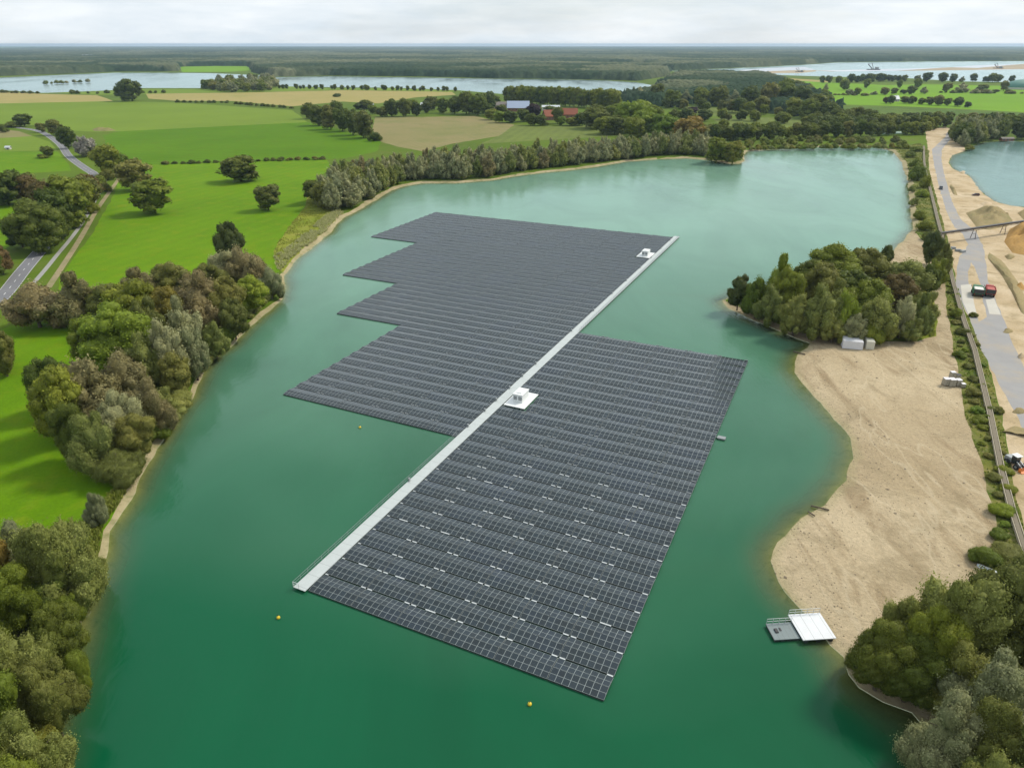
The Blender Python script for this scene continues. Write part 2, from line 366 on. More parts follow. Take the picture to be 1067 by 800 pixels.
def trunk_np(rs, form):
    mb = MB()
    def limb(p0, p1, r0, r1, n=7):
        p0 = Vector(p0); p1 = Vector(p1); d = (p1 - p0).normalized(); r = d.cross(Vector((0.3, 1, 0.2))).normalized(); u = r.cross(d)
        vs = [p + (r * math.cos(2 * math.pi * k / n) + u * math.sin(2 * math.pi * k / n)) * rr for p, rr in ((p0, r0), (p1, r1)) for k in range(n)]
        mb.add(vs, [(k, (k + 1) % n, n + (k + 1) % n, n + k) for k in range(n)])
    b = (rs.uniform(-.01, .01), rs.uniform(-.01, .01), 0.26)
    limb((0, 0, -0.03), (0, 0, 0.02), 0.030, 0.022); limb((0, 0, 0.02), b, 0.022, 0.017); limb(b, (0.01, 0, 0.75), 0.017, 0.004)
    for k in range(7):
        a = k * 0.9 + rs.uniform(0, .5); z = 0.2 + 0.06 * k
        limb((0, 0, z), (math.cos(a) * 0.24, math.sin(a) * 0.24, z + rs.uniform(0.05, 0.12)), 0.010, 0.003, 5)
    return np.array([tuple(v) for v in mb.v]), np.array(mb.f)

LOD = {'near': (62000, 0.0085, 3), 'mid': (13000, 0.0165, 2), 'far': (2200, 0.034, 1)}
NVAR = {'near': 3, 'mid': 4, 'far': 4}
_tm = {}
def tree_mesh(form, lod, k):
    key = (form, lod, k)
    if key not in _tm:
        rs = np.random.default_rng(ord(form[0]) * 31 + ord(lod[0]) * 7 + k)
        V, Fs, T = crown_np(form, rs, *LOD[lod])
        if lod == 'far':
            tv, tf = trunk_np(rs, form); n = len(V)
            V = np.concatenate([V, tv]); T = np.concatenate([T, np.zeros(len(tv))]); Fs = [Fs[0], Fs[1], tf + n]
        me = mesh_np('crown', V, Fs, [None], {'tint': T}, smooth=True)
        tm = None
        if lod != 'far':
            tv, tf = trunk_np(rs, form); tm = mesh_np('trunk', tv, tf, [M['bark']], smooth=True)
        _tm[key] = (me, tm)
    return _tm[key]

TREES = []   # (root, species, cluster words, px)
KIND = {'round': 'leafy_tree', 'billow': 'willow_tree', 'tall': 'upright_tree', 'bush': 'bush'}
def tree(X, Y, h, r, species, where, group, form=None, z=None, label=None, cat=None):
    mat, f0, words = SPEC[species]; form = form or f0
    d = math.hypot(X, Y); lod = 'near' if d < 185 else ('mid' if d < 430 else 'far')
    k = random.randrange(NVAR[lod]); cm, tm = tree_mesh(form, lod, k)
    z = ZL - 0.05 if z is None else z
    kname = 'broadleaf_tree' if (species in ('oak', 'dark', 'purple') and form != 'bush') else KIND[form]
    sx = r / 0.41
    if lod == 'far':
        root = link(kname, cm, None, (X, Y, z), random.uniform(0, 6.28)); crown = root
        root.scale = (sx, sx * random.uniform(.9, 1.1), h)
    else:
        root = empty(kname, (X, Y, z), random.uniform(0, 6.28)); root.scale = (sx, sx * random.uniform(.9, 1.1), h)
        crown = link('crown', cm, root); link('trunk', tm, root)
    crown.material_slots[0].link = 'OBJECT'; crown.material_slots[0].material = mat
    w = words if form != 'bush' else words.replace('tree', 'bush').replace('willow', 'willow bush')
    tag(root, label, cat or ('bush' if form == 'bush' else 'tree'), group)
    TREES.append([root, w, where, P(X, Y, h * 0.5), label])
    return root
def tree_px(x, yb, yt, w, species, where, group, form=None, label=None, yoff=0):
    X, Y = G(x, yb, ZL); h = height_for(X, Y, yt + 1) - ZL
    zc = Y * CP + H * SP; r = w / 2 * zc / F
    h = min(max(h * (1.12 if (form or SPEC[species][1]) == 'round' else 1.02), 1.0), 45)
    return tree(X, Y, h, r, species, where, group, form, label=label)
def in_poly(px, py, poly):
    poly = np.asarray(poly, float); px = np.asarray(px, float); py = np.asarray(py, float)
    ins = np.zeros(px.shape, bool); n = len(poly); j = n - 1
    for i in range(n):
        xi, yi = poly[i]; xj, yj = poly[j]
        if yi != yj:
            c = ((yi > py) != (yj > py)) & (px < (xj - xi) * (py - yi) / (yj - yi) + xi); ins ^= c
        j = i
    return ins
def cluster(poly_px, spacing, mix, hr, where, group, rf=0.36, form=None, jitter=0.3, cap=400):
    """fill the ground polygon (given where its outline stands in the photo) with single trees"""
    pw = np.array(GP(poly_px, ZL)); lo = pw.min(0); hi = pw.max(0); pts = []
    tries = int(min(6000, ((hi - lo).prod() / spacing ** 2) * 14))
    cand = RNG.uniform(lo, hi, (tries, 2)); cand = cand[in_poly(cand[:, 0], cand[:, 1], pw)]
    for c in cand:
        if all((c[0] - p[0]) ** 2 + (c[1] - p[1]) ** 2 > (spacing * 0.82) ** 2 for p in pts):
            pts.append(c)
            if len(pts) >= cap: break
    names = [m[0] for m in mix]; ws = [m[1] for m in mix]
    for p in pts:
        s = random.choices(names, ws)[0]; h = random.uniform(*hr)
        tree(p[0], p[1], h, h * rf * random.uniform(0.85, 1.2), s, where, group, form)
    return pts
def row(a, b, n, mix, hr, where, group, rf=0.36, form=None, jit=1.5):
    A = np.array(G(*a, ZL)); B = np.array(G(*b, ZL)); names = [m[0] for m in mix]; ws = [m[1] for m in mix]
    for i in range(n):
        t = (i + 0.5) / n; p = A + (B - A) * t + RNG.uniform(-jit, jit, 2); h = random.uniform(*hr)
        tree(p[0], p[1], h, h * rf * random.uniform(.9, 1.15), random.choices(names, ws)[0], where, group, form)

# ------------------------------------------------------------------ plan of the land (points read off the photo, turned into metres)
LAKE = GP([(30, 830), (42, 800), (52, 765), (72, 692), (90, 636), (118, 553), (136, 522), (155, 484), (176, 452), (200, 416), (207, 404), (217, 384), (221, 374), (238, 364), (260, 341), (280, 324), (294, 311), (297, 298), (297, 287),
    (304, 275), (320, 262), (344, 243), (356, 228), (374, 219), (391, 209), (405, 200), (421, 194), (441, 191), (474, 191), (511, 188), (535, 184), (560, 180.5), (588, 178), (620, 174), (652, 168.5), (685, 166), (716, 165), (740, 167), (758, 170.5), (770, 171), (776, 168),
    (775, 162), (778, 158), (803, 156), (832, 154), (861, 153), (890, 152), (912, 153), (930, 157.5), (939, 168), (945, 186), (948, 212), (951, 240), (941, 250), (928, 265), (900, 279), (860, 287), (810, 295), (772, 304), (754, 313),
    (757, 321), (785, 334), (806, 343), (828, 352), (841, 357), (836, 366), (828, 378), (826, 387), (837, 400), (850, 414), (866, 432), (884, 456), (891, 478), (881, 500), (866, 516), (846, 532), (826, 550), (810, 566), (803, 584), (812, 604), (830, 630), (846, 646), (865, 672), (879, 684), (884, 702), (895, 716), (920, 731), (950, 742), (968, 762), (975, 800), (980, 840)]) + [(62, 60), (66, 20), (55, -40), (-90, -40), (-84, 20), (-72, 60)]
POND = GP([(1180, 222), (1067, 216), (1054, 215), (1040, 211), (1032, 207), (1023, 200), (1015, 190), (1010, 183), (1002, 180), (993, 176), (989, 169), (992, 162), (1005, 157.5), (1013, 152.5), (1024, 148.5), (1045, 147), (1080, 147.5), (1250, 150), (1300, 180), (1300, 230)])
FLA = GP([(-160, 80), (0, 81), (81, 77.5), (120, 76), (162, 76), (219, 76.5), (280, 79), (284, 83), (262, 87), (232, 89), (209, 92), (180, 92), (148, 92), (111, 94.5), (60, 96.5), (44, 97), (0, 94), (-160, 90)])
FLB = GP([(286, 80.5), (340, 79.7), (400, 80.5), (441, 81), (522, 82.5), (580, 83), (630, 84), (662, 86), (686, 90), (684, 98), (660, 97.5), (637, 96), (600, 99), (560, 100), (522, 98), (475, 94), (407, 91.5), (340, 91), (287, 90), (276, 86)])
FLC = GP([(700, 74), (760, 71.5), (808, 69.3), (835, 68), (870, 65.5), (960, 64.5), (1067, 64), (1250, 63.5), (1250, 92), (1067, 86), (1000, 85), (934, 81), (860, 80), (800, 78), (760, 77), (709, 76)])
SPIT = GP([(770, 73.5), (800, 71.2), (838, 70), (846, 72), (852, 74.5), (835, 76.3), (800, 76.5), (775, 75.5)])
SPIT2 = GP([(850, 73.7), (900, 72.8), (990, 70.6), (1015, 68.5), (1067, 67), (1200, 66.5), (1200, 72.5), (1067, 72.6), (1020, 73.2), (930, 74.2), (865, 74.8)])
SLIP = GP([(665, 73.3), (690, 72.3), (702, 73.3), (690, 75), (668, 75)])
LAKES = [LAKE, POND, FLA, FLB, FLC, SLIP]

# shore made lively: resample and jitter
def roughen(poly, step, amp, dmax=500):
    out = []; n = len(poly)
    for i in range(n):
        a = Vector(poly[i] + (0,)); b = Vector(poly[(i + 1) % n] + (0,)); L_ = (b - a).length
        k = max(1, int(L_ / step)) if min(a.length, b.length) < dmax else 1
        for j in range(k):
            p = a.lerp(b, j / k)
            if k > 1:
                q = mnoise.noise_vector(p * 0.13) * amp + mnoise.noise_vector(p * 0.45) * amp * 0.4
                p = p + Vector((q.x, q.y, 0))
            out.append((p.x, p.y))
    return out
LAKES[0] = LAKE = roughen(LAKE, 3.0, 1.0, 620)
LAKES[1] = POND = roughen(POND, 4.0, 1.0, 620)

ROADC = [(-60, 372), (-20, 330), (5, 306), (24, 282), (45, 258), (68, 234), (88, 214), (100, 196), (98, 182), (88, 175), (72, 163), (62, 150), (44, 138), (25, 134), (0, 132), (-60, 130)]
def ribbon(cl, w):
    cl = [Vector(p + (0,)) for p in cl]; Lp, Rp = [], []
    for i, p in enumerate(cl):
        a = cl[max(0, i - 1)]; b = cl[min(len(cl) - 1, i + 1)]; t = (b - a).normalized(); n = Vector((-t.y, t.x, 0))
        Lp.append((p + n * w / 2)[:2]); Rp.append((p - n * w / 2)[:2])
    return [tuple(q) for q in Lp + Rp[::-1]]
def smooth_line(pts, k=4):
    P0 = [Vector(p + (0,)) for p in pts]; out = []
    for i in range(len(P0) - 1):
        a, b, c, d = P0[max(0, i - 1)], P0[i], P0[i + 1], P0[min(len(P0) - 1, i + 2)]
        for j in range(k):
            t = j / k; t2 = t * t; t3 = t2 * t
            q = 0.5 * ((2 * b) + (c - a) * t + (2 * a - 5 * b + 4 * c - d) * t2 + (-a + 3 * b - 3 * c + d) * t3); out.append((q.x, q.y))
    out.append((P0[-1].x, P0[-1].y)); return out
ROADL = smooth_line(GP(ROADC, ZL)); CYC = smooth_line(GP([(20, 312), (47, 281), (60, 265), (75, 247), (91, 224), (106, 196), (112, 182), (104, 170)], ZL), 3)
TRK = smooth_line(GP([(50, 300), (66, 276), (84, 248), (102, 217), (117, 196), (124, 186)], ZL), 3)
HAUL = GP([(987, 138), (985, 143), (971, 156), (972.5, 167), (974.5, 178), (979, 197), (985, 218), (994, 236), (1004, 244), (1009, 255), (1000, 267), (997, 280), (996, 297), (1002, 315), (1008, 325), (1022, 362), (1038, 395), (1055, 424), (1070, 452), (1120, 560), (1200, 560),
    (1100, 440), (1067, 383), (1054, 356), (1043, 328), (1036, 310), (1029, 292), (1027, 272), (1024, 256), (1017, 241), (1003, 231), (994, 216), (988, 197), (983, 178), (981, 167), (981.5, 156), (992, 143), (996, 138)], ZL)
ISLAND = GP([(1012, 273), (1017, 282), (1022, 296), (1024, 312), (1028, 330), (1020, 335), (1013, 318), (1010, 300), (1009, 284)], ZL)
PAD1 = GP([(1001, 297), (1012, 296), (1015, 316), (1018, 328), (1009, 327), (1003, 314)], ZL); PAD2 = GP([(1027, 312), (1036, 311), (1043, 328), (1031, 327)], ZL)
BEACH = GP([(754, 313), (757, 321), (828, 352), (841, 357), (836, 366), (828, 378), (826, 387), (850, 414), (891, 478), (866, 516), (826, 550), (803, 584), (812, 604), (865, 672), (879, 684), (884, 702), (895, 716), (920, 731), (950, 742), (975, 755), (960, 690), (1000, 640), (1040, 610), (1068, 590), (1040, 538), (1031, 520), (1020, 475), (1010, 440), (996, 375), (988, 325), (985, 290), (975, 262), (960, 252), (951, 240), (941, 250), (928, 265), (900, 279), (892, 290), (940, 292), (965, 300), (972, 350), (955, 358), (905, 358), (855, 352), (828, 345), (785, 330)])
TREEFLOOR = GP([(760, 312), (800, 296), (860, 287), (900, 280), (935, 276), (968, 292), (976, 330), (974, 352), (950, 357), (900, 357), (860, 353), (830, 347), (786, 329)])
PIT = GP([(964, 137), (985, 133), (1000, 140), (1006, 158), (990, 165), (988, 170), (994, 178), (1014, 186), (1024, 202), (1040, 213), (1067, 218), (1300, 232), (1600, 560), (1300, 900), (1160, 640), (1100, 595), (1067, 560), (1056, 515), (1049, 474), (1044, 435), (1023, 362), (1005, 325), (995, 292), (990, 262), (984, 240), (976, 210), (968, 180), (967, 160)])
VERGE = GP([(958, 150), (968, 158), (967, 175), (974, 205), (984, 240), (993, 290), (1004, 325), (1022, 362), (1043, 435), (1048, 474), (1056, 515), (1067, 560), (1100, 600), (1067, 600), (1040, 610), (1025, 600), (1038, 556), (1036, 537), (1028, 515), (1018, 474), (1007, 440), (994, 372), (986, 325), (984, 290), (974, 262), (960, 250), (951, 240), (948, 212), (945, 186), (940, 168), (932, 156)])
F_PALE = GP([(-200, 112), (0, 108), (118, 105.6), (182, 107), (304, 115), (313, 121), (320, 127.5), (125, 137), (100, 137.5), (67, 136), (44, 131), (0, 129), (-200, 126)], ZL)
F_DEEP = GP([(108, 141), (125, 137), (320, 127.5), (345, 133), (397, 148), (392, 158), (360, 165), (340, 166), (165, 171.5), (130, 173), (112, 160)], ZL)
F_TAN1 = GP([(-200, 96), (0, 95.5), (44, 98), (101, 99.5), (112, 103), (118, 105.6), (0, 108), (-200, 111)], ZL)
F_TAN2 = GP([(152, 98), (260, 96.5), (360, 94.2), (471, 96), (475, 99), (434, 101.5), (394, 108), (357, 106), (330, 108.5), (304, 111), (243, 105.5), (182, 105), (155, 103)], ZL)
F_STUB = GP([(391, 122), (440, 122), (495, 121), (520, 127), (536, 130), (520, 142), (470, 150), (441, 158), (415, 153), (397, 148), (388, 135)], ZL)
F_OLIV = GP([(536, 130), (560, 132), (644, 130), (660, 136), (640, 142), (500, 150), (520, 142)], ZL)
F_BR = GP([(818, 83.5), (850, 85.5), (925, 89), (960, 88), (1067, 90), (1200, 92), (1200, 124), (1067, 117), (990, 113), (930, 110.5), (876, 109), (850, 97), (825, 91)], ZL)
F_TAN3 = GP([(800, 80.5), (860, 84), (868, 87.5), (832, 87), (815, 84.5)], ZL)
F_ORCH = GP([(866, 111), (930, 111), (990, 113.5), (1067, 118), (1150, 122), (1150, 132), (1040, 130), (985, 128), (900, 124), (875, 120)], ZL)
F_O1 = GP([(712, 111), (740, 112), (790, 115), (790, 121), (745, 121), (716, 117)], ZL)
F_O2 = GP([(742, 124), (790, 122.5), (828, 123), (872, 131), (866, 136), (818, 138), (760, 137)], ZL)
F_LL1 = GP([(-80, 146), (0, 144), (34, 142), (52, 148), (60, 157), (0, 158), (-80, 158)], ZL)
F_LL2 = GP([(-80, 158), (0, 158), (60, 158), (72, 172), (74, 178), (0, 182), (-80, 184)], ZL)
F_LBR = GP([(-80, 136), (0, 134.5), (20, 137), (34, 142), (0, 144), (-80, 146)], ZL)
F_FARG = GP([(187, 69.8), (225, 69), (259, 69.5), (262, 73.5), (240, 75), (190, 75.5)], ZL)
F_FT1 = GP([(628, 66.5), (672, 66), (671, 70.5), (630, 69.5)], ZL); F_FT2 = GP([(563, 71.8), (588, 71.3), (588, 73), (565, 73.3)], ZL)
F_LAKEG = GP([(60, 97), (111, 95), (148, 93), (209, 93), (270, 88), (340, 92), (407, 92), (475, 95), (471, 96), (360, 94), (260, 96), (152, 98), (101, 99)], ZL)
MEADOW = GP([(126, 174), (165, 171.5), (340, 166), (345, 175), (322, 192), (330, 215), (300, 262), (276, 312), (200, 380), (60, 320), (62, 290), (95, 245), (120, 200)], ZL)
MEADOW2 = GP([(-300, 420), (-60, 372), (10, 340), (48, 335), (100, 342), (140, 330), (100, 420), (70, 470), (140, 520), (115, 550), (60, 560), (0, 570), (-300, 640)], ZL)
MEADOW3 = GP([(-100, 216), (0, 214), (30, 212), (22, 250), (0, 262), (-100, 300)], ZL)
ROUGHG = GP([(322, 192), (358, 222), (345, 242), (322, 260), (305, 274), (297, 285), (288, 280), (284, 262), (300, 238), (318, 215)], ZL)
YARD = GP([(620, 128), (648, 131), (650, 134), (625, 133)], ZL)
for _n in ('F_PALE', 'F_DEEP', 'F_TAN2', 'F_STUB', 'F_OLIV', 'F_O1', 'F_O2', 'MEADOW', 'MEADOW2', 'MEADOW3', 'ROUGHG', 'VERGE', 'PIT', 'HAUL', 'TREEFLOOR', 'ISLAND', 'BEACH'):
    globals()[_n] = roughen(globals()[_n], 9 if _n[0] in 'FM' else 3.5, 1.3 if _n[0] in 'FM' else 0.6, 1300)
# region order: first match wins
REG = [('spit', SPIT, 'far_sand'), ('spit', SPIT2, 'far_sand'),
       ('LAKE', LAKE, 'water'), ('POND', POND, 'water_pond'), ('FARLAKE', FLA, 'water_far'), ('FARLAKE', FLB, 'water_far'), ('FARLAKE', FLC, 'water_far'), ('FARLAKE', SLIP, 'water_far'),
       ('road', ribbon(ROADL, 6.6), 'asphalt'), ('cycle_path', ribbon(CYC, 2.0), 'gravel'), ('dirt_track', ribbon(TRK, 2.6), 'dirt'),
       ('concrete_pad', PAD1, 'concrete'), ('concrete_pad', PAD2, 'concrete'), ('sand_island', ISLAND, 'pit_sand'), ('haul_road', HAUL, 'haul_road'),
       ('tree_floor', TREEFLOOR, 'rough_grass'), ('verge', VERGE, 'verge'), ('beach', BEACH, 'beach'), ('sand_pit', PIT, 'pit_sand'),
       ('rough_grass', ROUGHG, 'rough_grass'), ('meadow', MEADOW, 'meadow'), ('meadow', MEADOW2, 'meadow'), ('meadow', MEADOW3, 'meadow'),
       ('crop_field', F_PALE, 'meadow_pale'), ('crop_field', F_DEEP, 'meadow_deep'), ('ripe_field', F_TAN1, 'tan_field'), ('ripe_field', F_TAN2, 'tan_field'),
       ('stubble_field', F_STUB, 'stubble'), ('stubble_field', F_OLIV, 'olive_field'), ('pasture', F_BR, 'meadow_bright'), ('ripe_field', F_TAN3, 'tan_field'), ('nursery_field', F_ORCH, 'orchard'),
       ('crop_field', F_O1, 'olive_field'), ('crop_field', F_O2, 'olive_field'), ('pasture', F_LL1, 'meadow_pale'), ('pasture', F_LL2, 'meadow'), ('stubble_field', F_LBR, 'stubble'),
       ('pasture', F_FARG, 'meadow_bright'), ('ripe_field', F_FT1, 'tan_field'), ('pasture', F_FT2, 'meadow_bright'), ('lakeside_grass', F_LAKEG, 'meadow_pale')]

def seg_dist(px, py, poly, closed=True):
    d = np.full(px.shape, 1e9); n = len(poly); A = np.asarray(poly, float)
    for i in range(n if closed else n - 1):
        a = A[i]; b = A[(i + 1) % n]; ab = b - a; l2 = (ab ** 2).sum() + 1e-9
        t = np.clip(((px - a[0]) * ab[0] + (py - a[1]) * ab[1]) / l2, 0, 1)
        d = np.minimum(d, (px - a[0] - t * ab[0]) ** 2 + (py - a[1] - t * ab[1]) ** 2)
    return np.sqrt(d)
def lake_sd(px, py):
    """metres to the nearest shore, positive on land"""
    best = np.full(px.shape, 1e9); inside = np.zeros(px.shape, bool)
    for lk in LAKES:
        best = np.minimum(best, seg_dist(px, py, lk)); inside |= in_poly(px, py, lk)
    sp = in_poly(px, py, SPIT) | in_poly(px, py, SPIT2); best2 = np.where(inside & sp, 5.0, best)
    return np.where(inside & ~sp, -best, best2)

pts = []
def grid(x0, x1, y0, y1, s, cond):
    gx, gy = np.meshgrid(np.arange(x0, x1, s), np.arange(y0, y1, s)); gx = gx.ravel() + RNG.uniform(-.25, .25, gx.size) * s; gy = gy.ravel() + RNG.uniform(-.25, .25, gy.size) * s
    k = cond(gx, gy); return np.stack([gx[k], gy[k]], 1)
def near_shore(d):
    def c(x, y):
        s = seg_dist(x, y, LAKE); return (s < d) & (s > 1.0)
    return c
P1 = grid(-110, 130, 55, 320, 3.0, near_shore(9))
P2 = grid(-260, 420, 320, 760, 6.0, near_shore(10))
bch = np.array(BEACH)
P3 = grid(bch[:, 0].min(), bch[:, 0].max(), 60, 300, 2.6, lambda x, y: in_poly(x, y, BEACH) & (seg_dist(x, y, LAKE) > 4))
P4 = grid(150, 480, 330, 760, 7.0, lambda x, y: (seg_dist(x, y, POND) < 14) & (seg_dist(x, y, POND) > 2))
extra = np.concatenate([P1, P2, P3, P4])
verts = [tuple(p) for p in extra]; edges = []
big = [(-30000, -400), (30000, -400), (30000, 32000), (-30000, 32000)]
polys = [big] + [r[1] for r in REG]
for pl in polys:
    b = len(verts); n = len(pl); verts += [tuple(q) for q in pl]; edges += [(b + i, b + (i + 1) % n) for i in range(n)]
def offset_poly(poly):
    P_ = np.array(poly); n = len(P_); ar = 0.5 * np.sum(P_[:, 0] * np.roll(P_[:, 1], -1) - np.roll(P_[:, 0], -1) * P_[:, 1]); sg = -1 if ar > 0 else 1
    t = np.roll(P_, -2, 0) - np.roll(P_, 2, 0); t /= np.linalg.norm(t, axis=1)[:, None] + 1e-9; nn = np.stack([-t[:, 1], t[:, 0]], 1) * sg
    wv = np.array([(1.5 if y < 330 else 3.0) * (1 + 0.75 * mnoise.noise(Vector((x * .07, y * .07, 4)))) for x, y in P_]); return P_ + nn * wv[:, None], wv
OFFP, OFFW = offset_poly(LAKE)
od = seg_dist(OFFP[:, 0], OFFP[:, 1], LAKE); okp = od > OFFW * .9
b = len(verts); verts += [tuple(q) for q in OFFP]; n = len(OFFP)
edges += [(b + i, b + (i + 1) % n) for i in range(n) if okp[i] and okp[(i + 1) % n] and np.linalg.norm(OFFP[i] - OFFP[(i + 1) % n]) < 9]
vo, eo, fo, _, _, _ = delaunay_2d_cdt([Vector(v) for v in verts], edges, [], 0, 1e-4, False)
VX = np.array([v[:] for v in vo]); FT = np.array([f for f in fo if len(f) == 3])
sd = lake_sd(VX[:, 0], VX[:, 1])
onb = in_poly(VX[:, 0], VX[:, 1], BEACH)
vn = np.array([mnoise.noise(Vector((x * 0.09, y * 0.09, 0))) * 0.35 + mnoise.noise(Vector((x * 0.3, y * 0.3, 3))) * 0.22 for x, y in VX])
shore0 = seg_dist(VX[:, 0], VX[:, 1], LAKE) < 0.05
w = np.where(onb, 9.0, 2.6)
land = ZL * np.clip(sd / w, 0, 1) ** 0.8 + np.where(onb, vn * np.clip((sd - 2) / 6, 0, 1), 0)
bedk = 0.40 - 0.20 * np.clip((VX[:, 0] - 30) / 40, 0, 1) * np.clip((330 - VX[:, 1]) / 90, 0, 1)
sdn = np.minimum(-np.minimum(sd, 0), 60); bed = -np.minimum(bedk * sdn + 0.06 * sdn ** 2, 12.0)
HZ = np.where(sd >= 0, land, bed); HZ[np.abs(sd) < 0.02] = 0.0
cen = VX[FT].mean(1); reg = np.full(len(FT), -1)
for i in range(len(REG) - 1, -1, -1):
    reg[in_poly(cen[:, 0], cen[:, 1], REG[i][1])] = i
A = VX[FT]; cr = (A[:, 1, 0] - A[:, 0, 0]) * (A[:, 2, 1] - A[:, 0, 1]) - (A[:, 1, 1] - A[:, 0, 1]) * (A[:, 2, 0] - A[:, 0, 0])
FT[cr < 0] = FT[cr < 0][:, ::-1]
def submesh(name, faces, mat, z=None, attr=None):
    u, inv = np.unique(faces, return_inverse=True)
    V = np.column_stack([VX[u], (HZ[u] if z is None else np.full(len(u), z)) - (0.04 if name == 'lake_bed' else 0)])
    me = mesh_np(name, V, inv.reshape(-1, 3), [mat], {k: a[u] for k, a in (attr or {}).items()}, smooth=True)
    return me
SLAB = {'LAKE': ('lake_water', 'main turquoise-green quarry lake carrying the solar array'), 'POND': ('pit_lake_water', 'pale green smaller lake right of the haul road'), 'FARLAKE': ('far_lake_water', 'grey-blue distant lake')}
bank = None
water_faces = {}
# land strip between fields and water keeps a sandy look: faces whose centre is within 3.2 m of the main lake
dmain = seg_dist(cen[:, 0], cen[:, 1], LAKE)
isw = np.isin(reg, [i for i, r in enumerate(REG) if r[0] in SLAB])
near_i = np.array([((OFFP - c) ** 2).sum(1).argmin() if d < 8 else 0 for c, d in zip(cen, dmain)])
isshore = (~isw) & (dmain < OFFW[near_i] * .93) & np.array([reg[i] < 0 or REG[reg[i]][0] not in ('beach', 'sand_pit') for i in range(len(reg))])
tag(link('ground', submesh('ground', FT[(reg < 0) & ~isshore], M['base'])), 'mixed green ground under the trees and out to the horizon', kind='structure')
tag(link('sandy_shore', submesh('sandy_shore', FT[isshore], M['shore'])), 'narrow pale sandy edge round the lake', kind='structure')
tag(link('lake_bed', submesh('lake_bed', FT[np.isin(reg, [i for i, q in enumerate(REG) if q[0] in ('LAKE', 'POND')])], M['shore'])), 'sandy lake bed seen through shallow water', kind='structure')
done = {}
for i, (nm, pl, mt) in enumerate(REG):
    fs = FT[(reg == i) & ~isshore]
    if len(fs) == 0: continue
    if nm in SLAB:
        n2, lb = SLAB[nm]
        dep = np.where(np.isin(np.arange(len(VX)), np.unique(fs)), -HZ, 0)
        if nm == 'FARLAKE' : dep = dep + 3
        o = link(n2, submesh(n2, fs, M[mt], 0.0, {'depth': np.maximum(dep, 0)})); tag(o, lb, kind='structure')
    else:
        o = link(nm, submesh(nm, fs, M[mt], None, {'sd': sd})); tag(o, None, kind='structure')

# road markings
def strip_pts(line, off, w, s0, s1):
    return None
def along(line):
    P_ = np.array(line); s = np.concatenate([[0], np.cumsum(np.linalg.norm(np.diff(P_, axis=0), axis=1))])
    def f(t): return np.array([np.interp(t, s, P_[:, 0]), np.interp(t, s, P_[:, 1])])
    return f, s[-1]
f, Ltot = along(ROADL); mb = MB(); t = 2.0
while t < Ltot - 6:
    a = f(t); b = f(t + 3.0); d = (b - a) / np.linalg.norm(b - a); n = np.array([-d[1], d[0]]) * 0.11
    mb.add([(*(a - n), ZL + .006), (*(b - n), ZL + .006), (*(b + n), ZL + .006), (*(a + n), ZL + .006)], [(0, 1, 2, 3)])
    t += 9
for sgn in (-1, 1):
    t = 0
    while t < Ltot - 6:
        a = f(t); b = f(t + 5.0); d = (b - a) / np.linalg.norm(b - a); n = np.array([-d[1], d[0]])
        mb.add([(*(a + n * sgn * 3.0), ZL + .006), (*(b + n * sgn * 3.0), ZL + .006), (*(b + n * sgn * 3.14), ZL + .006), (*(a + n * sgn * 3.14), ZL + .006)], [(0, 1, 2, 3)]); t += 5
tag(mb.build('road_marking', M['line_paint']), 'white dashed centre line and edge lines on the country road', kind='structure')

# sand heaps in the pit
def heap(name, px, h, mat, label, seed):
    pw = np.array(GP(px, ZL)); c = pw.mean(0); n = 40; rings = 14; V = []; 
    per = []
    ps = np.concatenate([pw, pw[:1]]); s = np.concatenate([[0], np.cumsum(np.linalg.norm(np.diff(ps, axis=0), axis=1))])
    for k in range(n):
        t = s[-1] * k / n; per.append((np.interp(t, s, ps[:, 0]), np.interp(t, s, ps[:, 1])))
    for r in range(rings):
        q = 1 - r / (rings - 1)
        for k in range(n):
            x = c[0] + (per[k][0] - c[0]) * q; y = c[1] + (per[k][1] - c[1]) * q
            z = h * (1 - q ** 1.6) ; z *= 1 + 0.9 * mnoise.noise(Vector((x * .16, y * .16, seed))) + 0.35 * mnoise.noise(Vector((x * .5, y * .5, seed))); z = max(z, 0)
            V.append((x, y, z + ZL - 0.12 * (r == 0)))
    Fq = [[r * n + k, r * n + (k + 1) % n, (r + 1) * n + (k + 1) % n, (r + 1) * n + k] for r in range(rings - 1) for k in range(n)]
    V = np.array(V); o = link(name, mesh_np(name, V - np.array([c[0], c[1], 0]), np.array(Fq), [mat], smooth=True), None, (c[0], c[1], 0))
    tag(o, label, 'sand heap'); return o
heap('sand_heap', [(1006, 222), (1020, 217), (1034, 218), (1046, 219), (1056, 230), (1050, 236), (1030, 240), (1018, 238)], 4.5, M['mound'], 'brown weathered sand heap behind the overhead conveyor bridge', 1)
heap('sand_heap', [(1046, 252), (1052, 238), (1066, 234), (1100, 236), (1110, 262), (1080, 268), (1055, 264)], 7, M['ochre'], 'ochre orange sand heap at the right edge beyond the road', 2)
heap('sand_heap', [(1060, 222), (1068, 218), (1090, 220), (1090, 229), (1066, 229)], 4, M['mound'], 'small dark sand heap beside the smaller lake at the right edge', 3)
heap('sand_heap', [(1030, 262), (1045, 272), (1060, 292), (1070, 312), (1075, 330), (1066, 330), (1056, 308), (1042, 284), (1028, 268)], 1.3, M['mound'], 'long low earth bank right of the haul road trucks', 4)
heap('sand_heap', [(991, 192), (996, 199), (998, 204), (993.5, 203), (989, 194)], 1.2, M['mound'], 'short earth berm between the dark car and the smaller lake', 6)
heap('sand_heap', [(1042, 450), (1056, 448), (1075, 456), (1100, 480), (1100, 472), (1075, 448), (1056, 443)], 1.2, M['mound'], 'grassy earth bank across the ground behind the wheel loader', 7)
